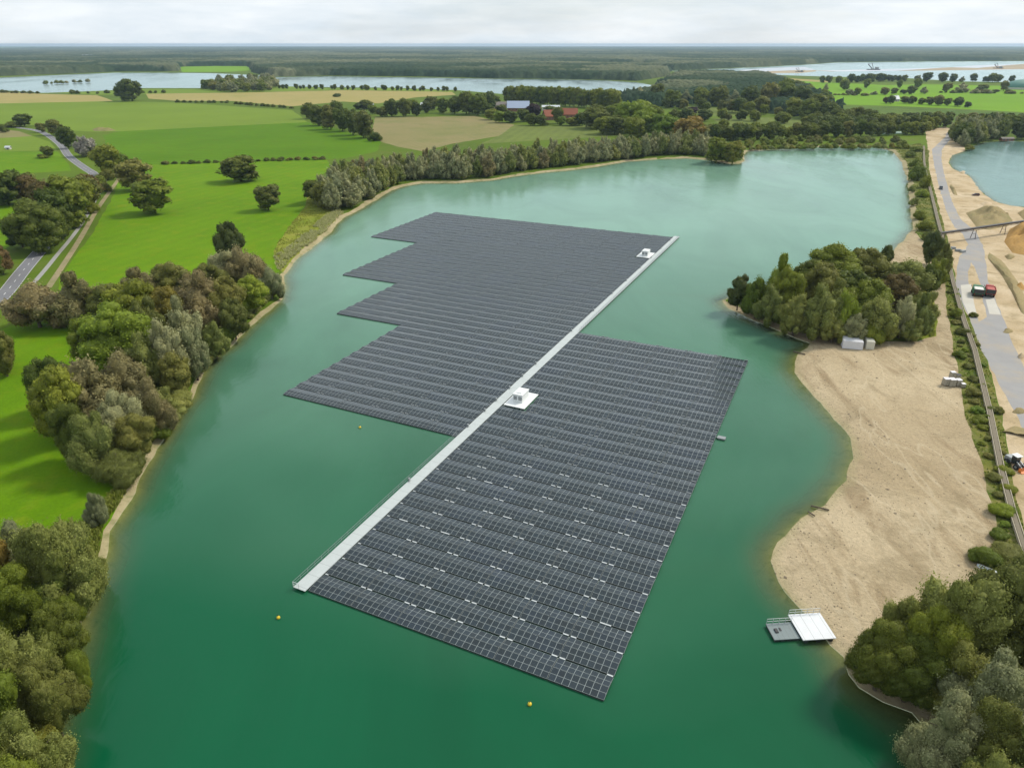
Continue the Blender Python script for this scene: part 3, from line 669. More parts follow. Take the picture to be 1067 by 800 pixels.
for hx, hy, hr, hh, hm, ln in ((1052, 268, 5, 1.6, 'mound', 'behind the long earth bank'), (1062, 300, 6, 1.8, 'ochre', 'right of the long earth bank'), (1050, 345, 5, .9, 'mound', 'right of the paved pad'), (1064, 372, 4, 1.1, 'pit_sand', 'beside the road bend at the right edge'),
                           (1003, 180, 3, 1.2, 'pit_sand', 'between road and smaller lake'), (1028, 213, 6, 1.0, 'pit_sand', 'just behind the brown heap'), (1062, 428, 7, .8, 'mound', 'behind the wheel loader'), (1048, 225, 4, 1.5, 'mound', 'between the brown and ochre heaps')):
    heap('sand_heap', [(hx + hr * math.cos(a_) * (1 + .3 * math.sin(3 * a_ + hx)), hy + hr * .5 * math.sin(a_)) for a_ in [k_ * .523 for k_ in range(12)]], hh, M[hm], 'small low %s heap %s' % ('ochre' if hm == 'ochre' else 'brown' if hm == 'mound' else 'pale', ln), hx * .1)
heap('straw_pile', [(96, 135.2), (103, 134), (116, 134), (121, 136), (110, 137.2), (98, 136.8)], 2.4, M['stubble'], 'grey straw pile at the corner between the two green fields', 8)['category'] = 'straw pile'

# ------------------------------------------------------------------ floating solar farm
def panel_mat():
    m, nt, out = new_mat('solar_panel'); uv = N(nt, 'ShaderNodeUVMap').outputs[0]
    sp = N(nt, 'ShaderNodeSeparateXYZ'); L(nt, uv, sp.inputs[0]); u, v = sp.outputs[0], sp.outputs[1]
    fu = math_n(nt, 'ABSOLUTE', math_n(nt, 'SUBTRACT', math_n(nt, 'FRACT', u), 0.5))
    fv = math_n(nt, 'ABSOLUTE', math_n(nt, 'SUBTRACT', math_n(nt, 'FRACT', math_n(nt, 'MULTIPLY', v, 2.0)), 0.5))
    line = math_n(nt, 'MAXIMUM', math_n(nt, 'GREATER_THAN', fu, 0.469), math_n(nt, 'GREATER_THAN', fv, 0.475))
    wn = N(nt, 'ShaderNodeTexWhiteNoise'); wn.noise_dimensions = '2D'
    cb = N(nt, 'ShaderNodeCombineXYZ'); oi = N(nt, 'ShaderNodeObjectInfo')
    L(nt, math_n(nt, 'FLOOR', u), cb.inputs[0]); L(nt, math_n(nt, 'ADD', math_n(nt, 'FLOOR', math_n(nt, 'MULTIPLY', v, 1.999)), math_n(nt, 'MULTIPLY', oi.outputs['Random'], 97.0)), cb.inputs[1])
    L(nt, cb.outputs[0], wn.inputs[0])
    cell = mixc(nt, wn.outputs[0], (0.003, 0.010, 0.012), (0.008, 0.019, 0.025))
    tc = N(nt, 'ShaderNodeTexCoord').outputs['Object']
    cell = mixc(nt, math_n(nt, 'MULTIPLY', ramp(nt, noise_n(nt, mapping(nt, tc, (.6, .6, .6)), 0.12, 3, .6), .5, .62), .4), cell, (0.008, 0.018, 0.036))
    dust = math_n(nt, 'MULTIPLY', ramp(nt, noise_n(nt, tc, 0.5, 5, 0.7), 0.5, 0.8), 0.05)
    cell = mixc(nt, dust, cell, (0.2, 0.19, 0.16))
    col = mixc(nt, line, cell, (0.23, 0.265, 0.255))
    p = principled(nt, out, col, 0.25, 0, 0.75); L(nt, math_n(nt, 'MULTIPLY_ADD', line, 0.3, 0.2), p.inputs['Roughness']); return m
M['panel'] = panel_mat()
M['float'] = simple('float_plastic', (0.05, 0.055, 0.055), 0.6)
M['white_metal'] = simple('white_painted_metal', (0.74, 0.76, 0.74), 0.45, 0, 0.4, 0.05)
M['tray'] = simple('galvanised_tray', (0.62, 0.65, 0.64), 0.4, 0.2, 0.4, 0.06)
M['grey_metal'] = simple('grey_metal', (0.30, 0.32, 0.32), 0.45, 0.4, 0.4, 0.1)
M['dark_metal'] = simple('dark_metal', (0.05, 0.05, 0.052), 0.5, 0.3, 0.4, 0.1)
def deck_mat(name, col, pitch, axis=1):
    m, nt, out = new_mat(name); tc = N(nt, 'ShaderNodeTexCoord').outputs['Object']; sp = N(nt, 'ShaderNodeSeparateXYZ'); L(nt, tc, sp.inputs[0])
    fr = math_n(nt, 'FRACT', math_n(nt, 'DIVIDE', sp.outputs[axis], pitch)); ln = math_n(nt, 'LESS_THAN', fr, 0.07 / pitch)
    c = mixc(nt, noise_n(nt, tc, 0.8, 6, 0.7), tuple(q * 0.84 for q in col), tuple(min(1, q * 1.08) for q in col))
    c = mixc(nt, math_n(nt, 'MULTIPLY', ln, 0.55), c, (0.12, 0.13, 0.13))
    principled(nt, out, c, 0.55, 0.1, 0.3); return m
M['deck'] = deck_mat('walkway_deck', (0.49, 0.53, 0.515), 3.4)
M['deck_white'] = deck_mat('white_deck', (0.66, 0.68, 0.69), 1.62, 0)
M['deck_grey'] = deck_mat('grey_grating', (0.19, 0.23, 0.23), 0.9, 0)
o0 = G(309.5, 610, 0.5); UANG = math.atan2(0.42622, 0.90462)
farm = empty('floating_solar_farm', (o0[0], o0[1], 0), -UANG)
tag(farm, 'huge dark stepped raft of solar panel rows floating on the green lake', 'solar farm')
PIT_, BL, PW = 5.06, 9.42, 1.16
TILT = math.tan(math.radians(8.8))
def panel_row(k, side, nb, skip=()):
    V, Fc, UV = [], [], []; fl = MB(); tr = MB(); sg = 1 if side == 'r' else -1; xs = 2.55 if side == 'r' else -0.6
    y0 = k * PIT_
    def slab(xa, xb, ya, za, yb, zb, nu, jit):
        b = len(V); t = 0.045
        V.extend([(xa, ya, za), (xb, ya, za + jit), (xb, yb, zb + jit), (xa, yb, zb), (xa, ya, za - t), (xb, ya, za - t + jit), (xb, yb, zb - t + jit), (xa, yb, zb - t)])
        for q, uvs in (((0, 1, 2, 3), [(nu[0], 0), (nu[1], 0), (nu[1], 1), (nu[0], 1)]), ((7, 6, 5, 4), [(0, 0)] * 4), ((0, 4, 5, 1), [(0, 0)] * 4), ((1, 5, 6, 2), [(0, 0)] * 4), ((2, 6, 7, 3), [(0, 0)] * 4), ((3, 7, 4, 0), [(0, 0)] * 4)):
            Fc.append([i + b for i in q]); UV.extend(uvs)
    for j in range(nb):
        a = xs + sg * j * BL; first = 0
        for (jj, npan) in skip:
            if jj == j: first = npan
        xa = a + sg * first * PW; xb = a + sg * 8 * PW
        if first >= 8: continue
        lo, hi = min(xa, xb), max(xa, xb); nu = (first if sg > 0 else 0, 8 if sg > 0 else 8 - first)
        nu = (nu[0] + j * 16, nu[1] + j * 16); jt = random.uniform(-0.03, 0.03); z0 = 0.36 + random.uniform(-.015, .015); zr = z0 + 2.3 * TILT
        slab(lo, hi, y0 + 0.10, z0, y0 + 2.40, zr, nu, jt); slab(lo, hi, y0 + 2.46, zr, y0 + 4.76, z0, nu, jt)
        fl.box(((lo + hi) / 2, y0 + 0.42, 0.12), (hi - lo - 0.1, 0.62, 0.34)); fl.box(((lo + hi) / 2, y0 + 4.44, 0.12), (hi - lo - 0.1, 0.62, 0.34))
        for xx in (lo + .3, (lo + hi) / 2, hi - .3): fl.box((xx, y0 + 2.43, 0.32), (0.12, 0.3, 0.78)); fl.box((xx, y0 + 2.43, 0.05), (0.5, 3.4, 0.12))
        tr.box((xb - sg * 0.62, y0 + 4.90, 0.42), (1.0, 0.20, 0.10))
        if j: tr.box((a + sg * 0.62, y0 + 4.90, 0.40), (1.0, 0.20, 0.10))
        else: tr.box((a + sg * 0.35, y0 + 4.90, 0.40), (0.7, 0.16, 0.10))
        if random.random() < (0.16 if k < 9 and side == 'r' else 0.0): tr.box((a + sg * (4.2 + random.uniform(-1, 1)), y0 + 4.90, 0.44), (2.0, 0.20, 0.10))
    xa = min(v[0] for v in V); xb = max(v[0] for v in V); tr.box(((xa + xb) / 2, y0 + 4.90, 0.10), (xb - xa - .1, .06, .05))
    me = mesh_np('panel_row', np.array(V), np.array(Fc), [M['panel']], uv=np.array(UV))
    r = link('panel_row', me, farm); fl.build('float', M['float'], r); tr.build('cable_tray', M['tray'] if (k < 11 and side == 'r') else M['grey_metal'], r)
for k in range(28): panel_row(k, 'r', 6, ((0, 6),) if k in (16, 17) else ())
for k in range(12, 57):
    nb = 6 if k < 24 else 9 if k < 32 else 12 if k < 44 else 15
    panel_row(k, 'l', nb, ((0, 6),) if k in (48, 49) else ())
YE = 57 * PIT_ + 1.6
mb = MB(); mb.box((1.0, YE / 2 - 0.3, 0.52), (2.7, YE + 0.6, 0.10)); wk = mb.build('walkway', M['deck'], farm)
mb = MB()
for k in range(int(YE / 3.4)): mb.box((1.0, k * 3.4 + 1.7, 0.16), (2.5, 2.9, 0.60))
mb.build('float', M['float'], farm)
def railing(parent, a, b, n, h=1.1, mat='grey_metal', z0=0.57, w=0.05, name='railing'):
    a = Vector(a); b = Vector(b); mb = MB()
    for i in range(n + 1):
        p = a.lerp(b, i / n); mb.box((p.x, p.y, z0 + h / 2), (w, w, h))
    for q in (0.5, 1.0): mb.bar((a.x, a.y, z0 + h * q), (b.x, b.y, z0 + h * q), w)
    return mb.build(name, M[mat], parent)
railing(farm, (-0.42, -0.5, 0), (-0.42, 12 * PIT_, 0), 30, w=0.045, mat='grey_metal')
railing(farm, (-0.42, -0.5, 0), (0.9, -0.5, 0), 1, w=0.07, mat='tray')
railing(farm, (2.36, 28 * PIT_ + .5, 0), (2.36, YE - 1, 0), 74, w=0.05, mat='grey_metal')
for y in (38, 66, 75.5, 82.5, 91, 100, 110, 141, 164, 186, 205, 226, 244, 262, 280):
    mb = MB(); mb.box((-0.12, y, 0.95), (0.34, 0.5, 0.75)); mb.box((-0.12, y, 1.36), (0.42, 0.58, 0.06)); mb.build('combiner_box', M['grey_metal'], farm)
def station(x0, x1, y0, y1, hx, hy, hl, hw, hh):
    mb = MB(); mb.box(((x0 + x1) / 2, (y0 + y1) / 2, 0.56), (x1 - x0, y1 - y0, 0.20)); pl = mb.build('platform', M['white_metal'], farm, bevel=0.03)
    mb = MB()
    for i in range(4):
        for j in range(4): mb.box((x0 + (i + .5) * (x1 - x0) / 4, y0 + (j + .5) * (y1 - y0) / 4, 0.18), (1.1, 1.8, 0.5))
    mb.build('float', M['float'], pl)
    mb = MB(); mb.box((hx, hy, 0.67 + hh / 2), (hw, hl, hh)); c = mb.build('inverter_cabin', M['white_metal'], farm, bevel=0.05)
    mb = MB(); mb.box((hx, hy, 0.67 + hh + 0.09), (hw + 0.25, hl + 0.25, 0.16)); mb.box((hx, hy, 0.67 + hh + 0.25), (hw * .55, hl * .6, 0.2)); mb.build('roof', M['white_metal'], c, bevel=0.03)
    for dy in (-.26, .26):
        mb = MB(); mb.box((hx - hw / 2 - 0.01, hy + dy * hl, 0.67 + hh * .46), (0.05, hl * .4, hh * .82)); mb.build('door', M['tray'], c)
        mb = MB(); mb.box((hx + dy * hw, hy - hl / 2 - 0.01, 0.67 + hh * .55), (hw * .36, 0.05, hh * .5)); mb.build('vent', M['grey_metal'], c)
station(2.7, 9.0, 81.2, 91.0, 5.7, 86.2, 4.4, 2.8, 2.2)
station(-7.0, -0.6, 243.1, 252.9, -3.6, 247.5, 4.4, 2.8, 2.2)
mb = MB(); mb.box((60.3, 88.6, .35), (2.0, 1.4, .3)); mb.box((59.4, 88.6, .3), (1.0, .2, .1)); mb.build('mooring_pontoon', M['grey_metal'], farm)

# ------------------------------------------------------------------ small things on the water
def buoy(x, y, label):
    X, Y = G(x, y, 0.2); e = empty('marker_buoy', (X, Y, 0)); tag(e, label, 'buoy')
    bm = bmesh.new(); bmesh.ops.create_uvsphere(bm, u_segments=16, v_segments=10, radius=0.32); me = bpy.data.meshes.new('body'); bm.to_mesh(me); bm.free(); me.materials.append(M['yellow'])
    link('body', me, e, (0, 0, 0.18)); mb = MB(); mb.cyl((0, 0, .68), .06, .3, 'z', 8); mb.build('mooring_eye', M['dark_metal'], e)
M['yellow'] = simple('yellow_plastic', (0.75, 0.55, 0.04), 0.4)
buoy(290, 643, 'yellow buoy off the near tip of the pale walkway')
buoy(552, 733, 'yellow buoy in front of the solar rows nearest the camera')
buoy(375, 445, 'yellow buoy beside the left stepped edge of the array')

A0 = Vector(G(807, 666.7, .5)); B0 = Vector(G(834, 665, .5)); C0 = Vector(G(826, 650, .5)); D0 = Vector(G(800.2, 652, .5))
ax = (B0 - A0).normalized(); rz = math.atan2(ax.y, ax.x)
jt = empty('floating_jetty', (A0.x, A0.y, 0), rz); tag(jt, 'grey and white floating jetty moored to the sandy beach', 'jetty')
Lr = (B0 - A0).length
mb = MB(); Wd = 3.7; mb.box((Lr / 2, Wd / 2, .50), (Lr, Wd, .12)); mb.build('deck', M['deck_grey'], jt)
mb = MB(); [mb.box((Lr * (i + .5) / 4, Wd / 2, .2), (Lr / 4 - .2, Wd - .2, .45)) for i in range(4)]; mb.build('float', M['float'], jt)
mb = MB(); W2 = 5.9; mb.box((Lr + 2.9, W2 / 2 - .8, .86), (5.7, W2, .16)); mb.build('white_deck', M['deck_white'], jt)['label'] = 'white planked landing deck'
mb = MB(); [mb.box((Lr + 2.9 + s * 2.2, W2 / 2 - .8, .40), (.5, W2 - .3, .74)) for s in (-1, 0, 1)]; mb.build('pontoon', M['float'], jt)
railing(jt, (.1, Wd - .1, 0), (Lr, Wd - .1, 0), 4, mat='tray', z0=.56, w=.06); railing(jt, (Lr + .1, W2 - .9, 0), (Lr + 5.6, W2 - .9, 0), 5, mat='tray', z0=.94, w=.06)
mb = MB(); mb.box((1.1, 1.9, .66), (.5, .9, .2)); mb.box((1.9, 2.2, .60), (.3, .7, .08)); mb.build('cleat_box', M['dark_metal'], jt)

def log(a, b, r, label):
    A = Vector((*G(*a, .3), .25)); B = Vector((*G(*b, .6), .55)); mb = MB(); mb.bar(A - A, B - A, 2 * r, 2 * r, 9)
    tag(mb.build('driftwood_log', M['bark'], None, tuple(A)), label, 'log')
log((845, 526.5), (864, 531), .17, 'long driftwood log lying across the waterline of the beach')
log((842, 532.5), (849, 537), .15, 'short driftwood log at the waterline below the longer one')
log((827, 366), (839, 369), .2, 'pale driftwood log at the beach corner near the white containers')

# ------------------------------------------------------------------ containers, pallets, boat
M['cont_white'] = simple('container_white', (0.66, 0.66, 0.68), 0.5, 0, .3, .06, .8)
M['cont_cream'] = simple('container_cream', (0.62, 0.60, 0.50), 0.5, 0, .3, .08, .8)
def container(loc, rz, mat, label, Lc=6.06, Wc=2.44, Hc=2.6):
    e = empty('container', loc, rz); tag(e, label, 'container')
    mb = MB(); n = 30      # corrugated long sides
    for s in (-1, 1):
        for i in range(n):
            x = -Lc / 2 + .15 + (Lc - .3) * (i + .5) / n; mb.box((x, s * (Wc / 2 - .04 - (.03 if i % 2 else 0)), Hc / 2), ((Lc - .3) / n, .05, Hc - .3))
    mb.box((0, 0, Hc / 2), (Lc - .2, Wc - .2, Hc - .1)); mb.build('body', mat, e)
    mb = MB()
    for sx in (-1, 1):
        for sy in (-1, 1): mb.box((sx * (Lc / 2 - .08), sy * (Wc / 2 - .08), Hc / 2), (.16, .16, Hc))
    for sx in (-1, 1):
        for z in (.08, Hc - .08): mb.box((sx * (Lc / 2 - .08), 0, z), (.14, Wc - .33, .14))
    for sy in (-1, 1):
        for z in (.08, Hc - .08): mb.box((0, sy * (Wc / 2 - .08), z), (Lc - .33, .14, .14))
    mb.build('frame', mat, e)
    for s in (-1, 1):
        mb = MB(); mb.box((-Lc / 2 - .01, s * .55, Hc / 2), (.06, 1.06, Hc - .34))
        for q in (-.25, .25): mb.bar((-Lc / 2 - .06, s * .55 + q, .2), (-Lc / 2 - .06, s * .55 + q, Hc - .2), .05)
        mb.build('door', mat, e)
    mb = MB(); mb.box((0, 0, Hc + .01), (Lc - .3, Wc - .3, .05)); mb.build('roof', mat, e); return e
c1 = Vector((*G(888, 364, ZL), 0)); zb = 0.95
da = G(876.3, 348.4, 3.5); db = G(879.4, 356.3, 3.5); CR = math.atan2(da[1] - db[1], da[0] - db[0]) - math.pi / 2; cn_ = Vector((-math.sin(CR), math.cos(CR), 0))
container((c1.x + cn_.x * 1.3, c1.y + cn_.y * 1.3, zb), CR, M['cont_white'], 'white container, nearer of the two standing side by side by the trees')
container((c1.x + cn_.x * 3.8, c1.y + cn_.y * 3.8, zb), CR, M['cont_white'], 'white container, farther of the two standing side by side by the trees')
c2 = Vector((*G(908, 364.5, ZL), 0)); container((c2.x + .35, c2.y + 3.2, zb), math.pi / 2 + CR, M['cont_cream'], 'cream container standing end-on right of the white pair')
M['wrap'] = simple('pallet_goods', (0.36, 0.33, 0.26), .7); M['sheet'] = simple('white_sheet', (0.80, 0.77, 0.78), .5, 0, .3, .05); M['wood'] = simple('pallet_wood', (0.30, 0.22, 0.12), .9)
def pallet(x, y, w, d, h, label, top='sheet'):
    X, Y = G(x, y, ZL); e = empty('pallet_stack', (X, Y + d / 2, ZL + .05), random.uniform(-.12, .12)); tag(e, label, 'pallet', 'wrapped pallets at the edge of the beach')
    mb = MB(); [mb.box((q * w * .42, 0, .08), (.12, d, .12)) for q in (-1, 0, 1)]; [mb.box((0, q * d * .4, .16), (w, .14, .04)) for q in (-1, -.5, 0, .5, 1)]; mb.build('pallet', M['wood'], e)
    mb = MB(); k = max(1, round(w / .9)); [mb.box((-w / 2 + (i + .5) * w / k, 0, .19 + h / 2), (w / k - .06, d - .08, h)) for i in range(k)]; mb.build('goods', M['wrap'], e, bevel=.05)
    mb = MB(); mb.box((0, 0, .24 + h), (w * .98, d, .1), 0, .93); mb.build('cover', M[top], e, bevel=.03)
pallet(986.5, 402.5, 1.7, 1.6, 1.9, 'pallet stack under white sheet, leftmost in its row of goods')
pallet(992.5, 403.5, 1.7, 1.8, 2.0, 'tall pallet stack under white sheet, second in its row of goods')
pallet(999, 403.2, 1.5, 1.5, 1.8, 'pallet stack under white sheet, third in its row of goods')
pallet(1004, 404.6, 1.2, 1.2, 1.0, 'low pallet stack with cream cover at the right end of the row')
pallet(992.5, 396, 1.4, 1.3, 2.1, 'pallet stack behind the front row of wrapped goods')
pallet(998.5, 395, 1.5, 1.2, 1.0, 'low dark uncovered pallet behind the right of the row', 'dark_metal')
for i, (x, y) in enumerate([(979, 262), (983, 260), (988, 261), (993, 259.5), (998, 262), (1003, 263), (986, 264.5)]):
    X, Y = G(x, y, ZL); mb = MB(); mb.box((0, 0, .55), (2.0 + (i % 3) * .5, 1.3, 1.1), 0, .96); mb.box((0, 0, 1.14), (.5, .3, .1))
    tag(mb.build('concrete_block', M['grey_metal'], None, (X, Y, ZL - .02), random.uniform(-.5, .5), bevel=.06), 'grey block dumped between conveyor and road below the bridge', 'block', 'grey blocks beside the conveyor')
M['hull'] = simple('pale_hull', (0.58, 0.64, 0.68), .35)
X, Y = G(1028, 594, ZL); bt = empty('upturned_boat', (X, Y, ZL), -0.75); tag(bt, 'pale blue upturned boat lying among the bushes by the poles', 'boat')
mb = MB(); prof = []; nx = 13
V = []; Fq = []
for i in range(nx):
    t = i / (nx - 1); x = -1.7 + 3.4 * t; w_ = .72 * math.sin(math.pi * min(1, .16 + .84 * (1 - t) ** .75) ) ** .6 if t < .999 else .02; hgt = .55 * (1 - .25 * t * t)
    for j in range(9):
        a = math.pi * j / 8; V.append((x, math.cos(a) * w_, .08 + math.sin(a) ** .7 * hgt if 0 < j < 8 else .08))
Fq = [(i * 9 + j, i * 9 + j + 1, (i + 1) * 9 + j + 1, (i + 1) * 9 + j) for i in range(nx - 1) for j in range(8)] + [tuple(range(9))]
mb.add(V, Fq); mb.build('hull', M['hull'], bt, smooth=True); mb = MB(); mb.box((0, 0, .66), (2.8, .06, .09)); mb.build('keel', M['white_metal'], bt)
for a, b, l in (((1031, 577), (1053, 590), 'upper left'), ((1033, 581), (1046, 594), 'middle'), ((1044, 592), (1057, 606), 'lower right')):
    A = Vector((*G(*a, 1.4), 1.3)); B = Vector((*G(*b, 1.4), 1.5)); mb = MB(); mb.bar(A - A, B - A, .13, .13, 8)
    tag(mb.build('wooden_pole', M['dirt'], None, tuple(A)), 'long pale pole lying over the weeds beside the boat, %s of three' % l, 'pole')

# ------------------------------------------------------------------ conveyors
M['belt'] = simple('dusty_belt', (0.20, 0.17, 0.12), .9); M['frame_tan'] = simple('dusty_steel', (0.38, 0.33, 0.24), .7)
CV = GP([(962.6, 152), (962.8, 160), (963.2, 170), (965.5, 182), (970, 199.5), (977, 228), (986.7, 264.5), (993.5, 294), (1004.5, 333), (1016, 365), (1031.7, 430), (1043.5, 488), (1054.5, 530), (1067, 568), (1090, 630)], 1.9)
cv = empty('belt_conveyor', (CV[6][0], CV[6][1], ZL)); tag(cv, 'long dusty ground conveyor running down the weedy strip beside the haul road', 'conveyor')
o_ = Vector((CV[6][0], CV[6][1], ZL)); fr = MB(); bl = MB(); rl = MB()
for i in range(len(CV) - 1):
    a = Vector((*CV[i], 1.9)) - o_; b = Vector((*CV[i + 1], 1.9)) - o_; d = (b - a).normalized(); n = Vector((-d.y, d.x, 0))
    bl.bar(a, b, 0.8, .08)
    for s in (-1, 1): fr.bar(a + n * s * .62, b + n * s * .62, .16, .30); rl.bar(a + n * s * .62 + Vector((0, 0, -.5)), b + n * s * .62 + Vector((0, 0, -.5)), .10)
bl.build('belt', M['belt'], cv); fr.build('side_frame', M['frame_tan'], cv); rl.build('lower_rail', M['frame_tan'], cv)
f, Lt = along(CV); tm = MB(); 
for s in (-1, 1): tm.bar((0, s * .75, 0), (0, s * .6, 1.2), .12)
tm.bar((0, -.7, .6), (0, .7, .6), .08)
tr0 = None; t = 3.0
while t < Lt:
    a = f(t); b = f(min(Lt, t + .5)); rz = math.atan2(b[1] - a[1], b[0] - a[0])
    if tr0 is None: tr0 = q = tm.build('trestle', M['frame_tan'], cv)
    else: q = tr0.copy(); C.objects.link(q); q.parent = cv
    q.location = (a[0] - o_.x, a[1] - o_.y, -.1); q.rotation_euler = (0, 0, rz); t += 7.5
E0 = Vector((*G(981, 243.5, 6.0), 6.0)); E1 = Vector((*G(1067, 231, 6.0), 6.0)); E1 = E0 + (E1 - E0) * 1.7
bg = empty('conveyor_bridge', (E0.x, E0.y, ZL)); tag(bg, 'dark overhead conveyor bridge crossing the haul road', 'conveyor bridge')
o_ = Vector((E0.x, E0.y, ZL)); a = E0 - o_; b = E1 - o_; d = (b - a).normalized(); n = Vector((-d.y, d.x, 0)); Ln = (b - a).length
M['rust_steel'] = simple('brown_steel', (0.13, 0.10, 0.095), .7)
mb = MB()
for s in (-1, 1):
    for z in (-.55, .55): mb.bar(a + n * s * .7 + Vector((0, 0, z)), b + n * s * .7 + Vector((0, 0, z)), .16)
    k = int(Ln / 2.4)
    for i in range(k):
        p = a + d * (i * Ln / k); q = a + d * ((i + 1) * Ln / k); z = -.55 if i % 2 else .55
        mb.bar(p + n * s * .7 + Vector((0, 0, z)), q + n * s * .7 + Vector((0, 0, -z)), .09)
mb.build('truss', M['rust_steel'], bg); mb = MB(); mb.bar(a + Vector((0, 0, .1)), b + Vector((0, 0, .1)), 1.1, .25); mb.build('belt', M['belt'], bg)
mb = MB(); mb.bar(a + Vector((0, 0, .62)), b + Vector((0, 0, .62)), 1.5, .05); mb.build('cover', M['dark_metal'], bg)
for t in (1.5, 25, 48, 62):
    p = a + d * t; mb = MB()
    for s in (-1, 1): mb.bar((p.x + n.x * s * 1.3, p.y + n.y * s * 1.3, -.1), (p.x + n.x * s * .7, p.y + n.y * s * .7, p.z - .5), .22)
    mb.bar((p.x - n.x * 1.05, p.y - n.y * 1.05, p.z * .5), (p.x + n.x * 1.05, p.y + n.y * 1.05, p.z * .5), .14); mb.build('leg', M['rust_steel'], bg)

# ------------------------------------------------------------------ vehicles
M['red'] = simple('red_paint', (0.36, 0.05, 0.035), .45); M['greenp'] = simple('green_paint', (0.05, 0.19, 0.09), .5); M['rubber'] = simple('rubber', (0.02, 0.02, 0.02), .9)
M['glass'] = simple('dark_glass', (0.02, 0.025, 0.03), .1, 0, .6); M['orange'] = simple('orange_paint', (0.62, 0.20, 0.04), .5); M['black_paint'] = simple('black_car_paint', (0.03, 0.033, 0.04), .3, 0, .5)
M['brown_paint'] = simple('maroon_paint', (0.10, 0.05, 0.05), .4); M['lamp_red'] = simple('red_lamp', (0.5, .02, .02), .3)
def wheel(par, x, y, r, w=.35):
    mb = MB(); mb.cyl((x, y, r), r, w, 'y', 20); q = mb.build('wheel', M['rubber'], par)
    mb = MB(); mb.cyl((x, y, r), r * .5, w + .05, 'y', 14); mb.build('rim', M['grey_metal'], q)
def dumper(loc, rz, paint, top, label, Lb=8.0, Wb=3.2, open_top=True):
    e = empty('dump_truck', loc, rz); tag(e, label, 'truck')       # local +x = forward
    mb = MB(); mb.box((0, 0, 1.0), (Lb, Wb * .45, .35)); mb.build('chassis', M['dark_metal'], e)
    for x in (-Lb * .36, -Lb * .20, Lb * .33):
        for s in (-1, 1): wheel(e, x, s * (Wb / 2 - .25), .62, .5)
    mb = MB(); x0, x1 = -Lb / 2, Lb * .2; t = .12; zb_, zt = 1.3, 3.1
    mb.box(((x0 + x1) / 2, 0, zb_ + .06), (x1 - x0, Wb, t))
    for s in (-1, 1):
        mb.box(((x0 + x1) / 2, s * (Wb / 2 - t / 2), (zb_ + .13 + zt) / 2), (x1 - x0, t, zt - zb_ - .13))
        for i in range(5): mb.box((x0 + .3 + i * (x1 - x0 - .6) / 4, s * (Wb / 2 + .05), (zb_ + zt) / 2 + .05), (.12, .1, zt - zb_ - .2))
    mb.box((x1 - t / 2, 0, (zb_ + .13 + zt) / 2), (t, Wb - 2 * t - .01, zt - zb_ - .13)); mb.build('tipper_body', paint, e)
    mb = MB(); mb.box((x0 + t / 2, 0, (zb_ + .13 + zt) / 2), (t, Wb - 2 * t - .01, zt - zb_ - .15)); mb.build('tailgate', M['dark_metal'], e)
    mb = MB(); mb.box(((x0 + x1) / 2, 0, zt - .25), (x1 - x0 - .3, Wb - .3, .3), 0, .8); mb.build('load', top, e)
    mb = MB(); cx0 = Lb * .25; mb.box((Lb * .37, 0, 2.05), (Lb * .22, Wb * .86, 2.0), 0, .94); c = mb.build('cab', paint, e, bevel=.08)
    mb = MB(); mb.box((Lb * .475, 0, 2.35), (.08, Wb * .74, .8)); mb.build('windscreen', M['glass'], c)
    for s in (-1, 1):
        mb = MB(); mb.box((Lb * .38, s * Wb * .425, 2.35), (Lb * .12, .06, .7)); mb.build('side_window', M['glass'], c)
        mb = MB(); mb.box((x0 - .03, s * Wb * .38, 1.1), (.08, .3, .2)); mb.build('tail_lamp', M['lamp_red'], e)
        mb = MB(); mb.box((Lb * .46, s * (Wb * .5 + .12), 2.4), (.12, .2, .5)); mb.build('wing_mirror', M['dark_metal'], c)
    return e
M['red_load'] = simple('red_sheeted_load', (0.42, 0.10, 0.08), .7); M['canopy'] = simple('pale_load_sheet', (0.66, 0.66, 0.60), .6)
q0 = G(1041, 326, ZL); q1 = G(1026, 272, ZL); RD = math.atan2(q1[1] - q0[1], q1[0] - q0[0])
X, Y = G(1032.5, 309, ZL); dumper((X + .6, Y + 2.4, ZL + .02), RD, M['red'], M['red_load'], 'red dump truck seen from behind on the pale concrete pad', 8.0, 3.3)
X, Y = G(1020, 309, ZL); dumper((X + .6, Y + 2.4, ZL + .02), RD + .03, M['greenp'], M['canopy'], 'green dump truck with pale sheeted load beside the red truck', 7.4, 3.8)
def car(loc, rz, paint, label, Lc=4.6, Wc=1.9, Hc=1.6):
    e = empty('car', loc, rz); tag(e, label, 'car')
    mb = MB(); prof = [(-Lc / 2, .35), (-Lc / 2, .95), (-Lc * .46, 1.02), (Lc * .22, 1.02), (Lc * .47, .85), (Lc / 2, .6), (Lc / 2, .35)]
    mb.prism(prof, -Wc / 2, Wc / 2); b = mb.build('body', paint, e, bevel=.07)
    mb = MB(); mb.prism([(-Lc * .46, 1.0), (-Lc * .40, Hc), (Lc * .06, Hc), (Lc * .24, 1.0)], -Wc * .44, Wc * .44); cb = mb.build('cabin', M['glass'], e, bevel=.05)
    mb = MB(); mb.box((-Lc * .17, 0, Hc + .01), (Lc * .44, Wc * .84, .06)); mb.build('roof', paint, e, bevel=.02)
    for x in (-Lc * .31, Lc * .31):
        for s in (-1, 1): wheel(e, x, s * (Wc / 2 - .1), .35, .24)
    for s in (-1, 1):
        mb = MB(); mb.box((Lc / 2 - .02, s * Wc * .36, .72), (.08, .34, .16)); mb.build('headlight', M['white_metal'], b)
        mb = MB(); mb.box((-Lc / 2, s * Wc * .38, .82), (.06, .26, .22)); mb.build('tail_lamp', M['lamp_red'], b)
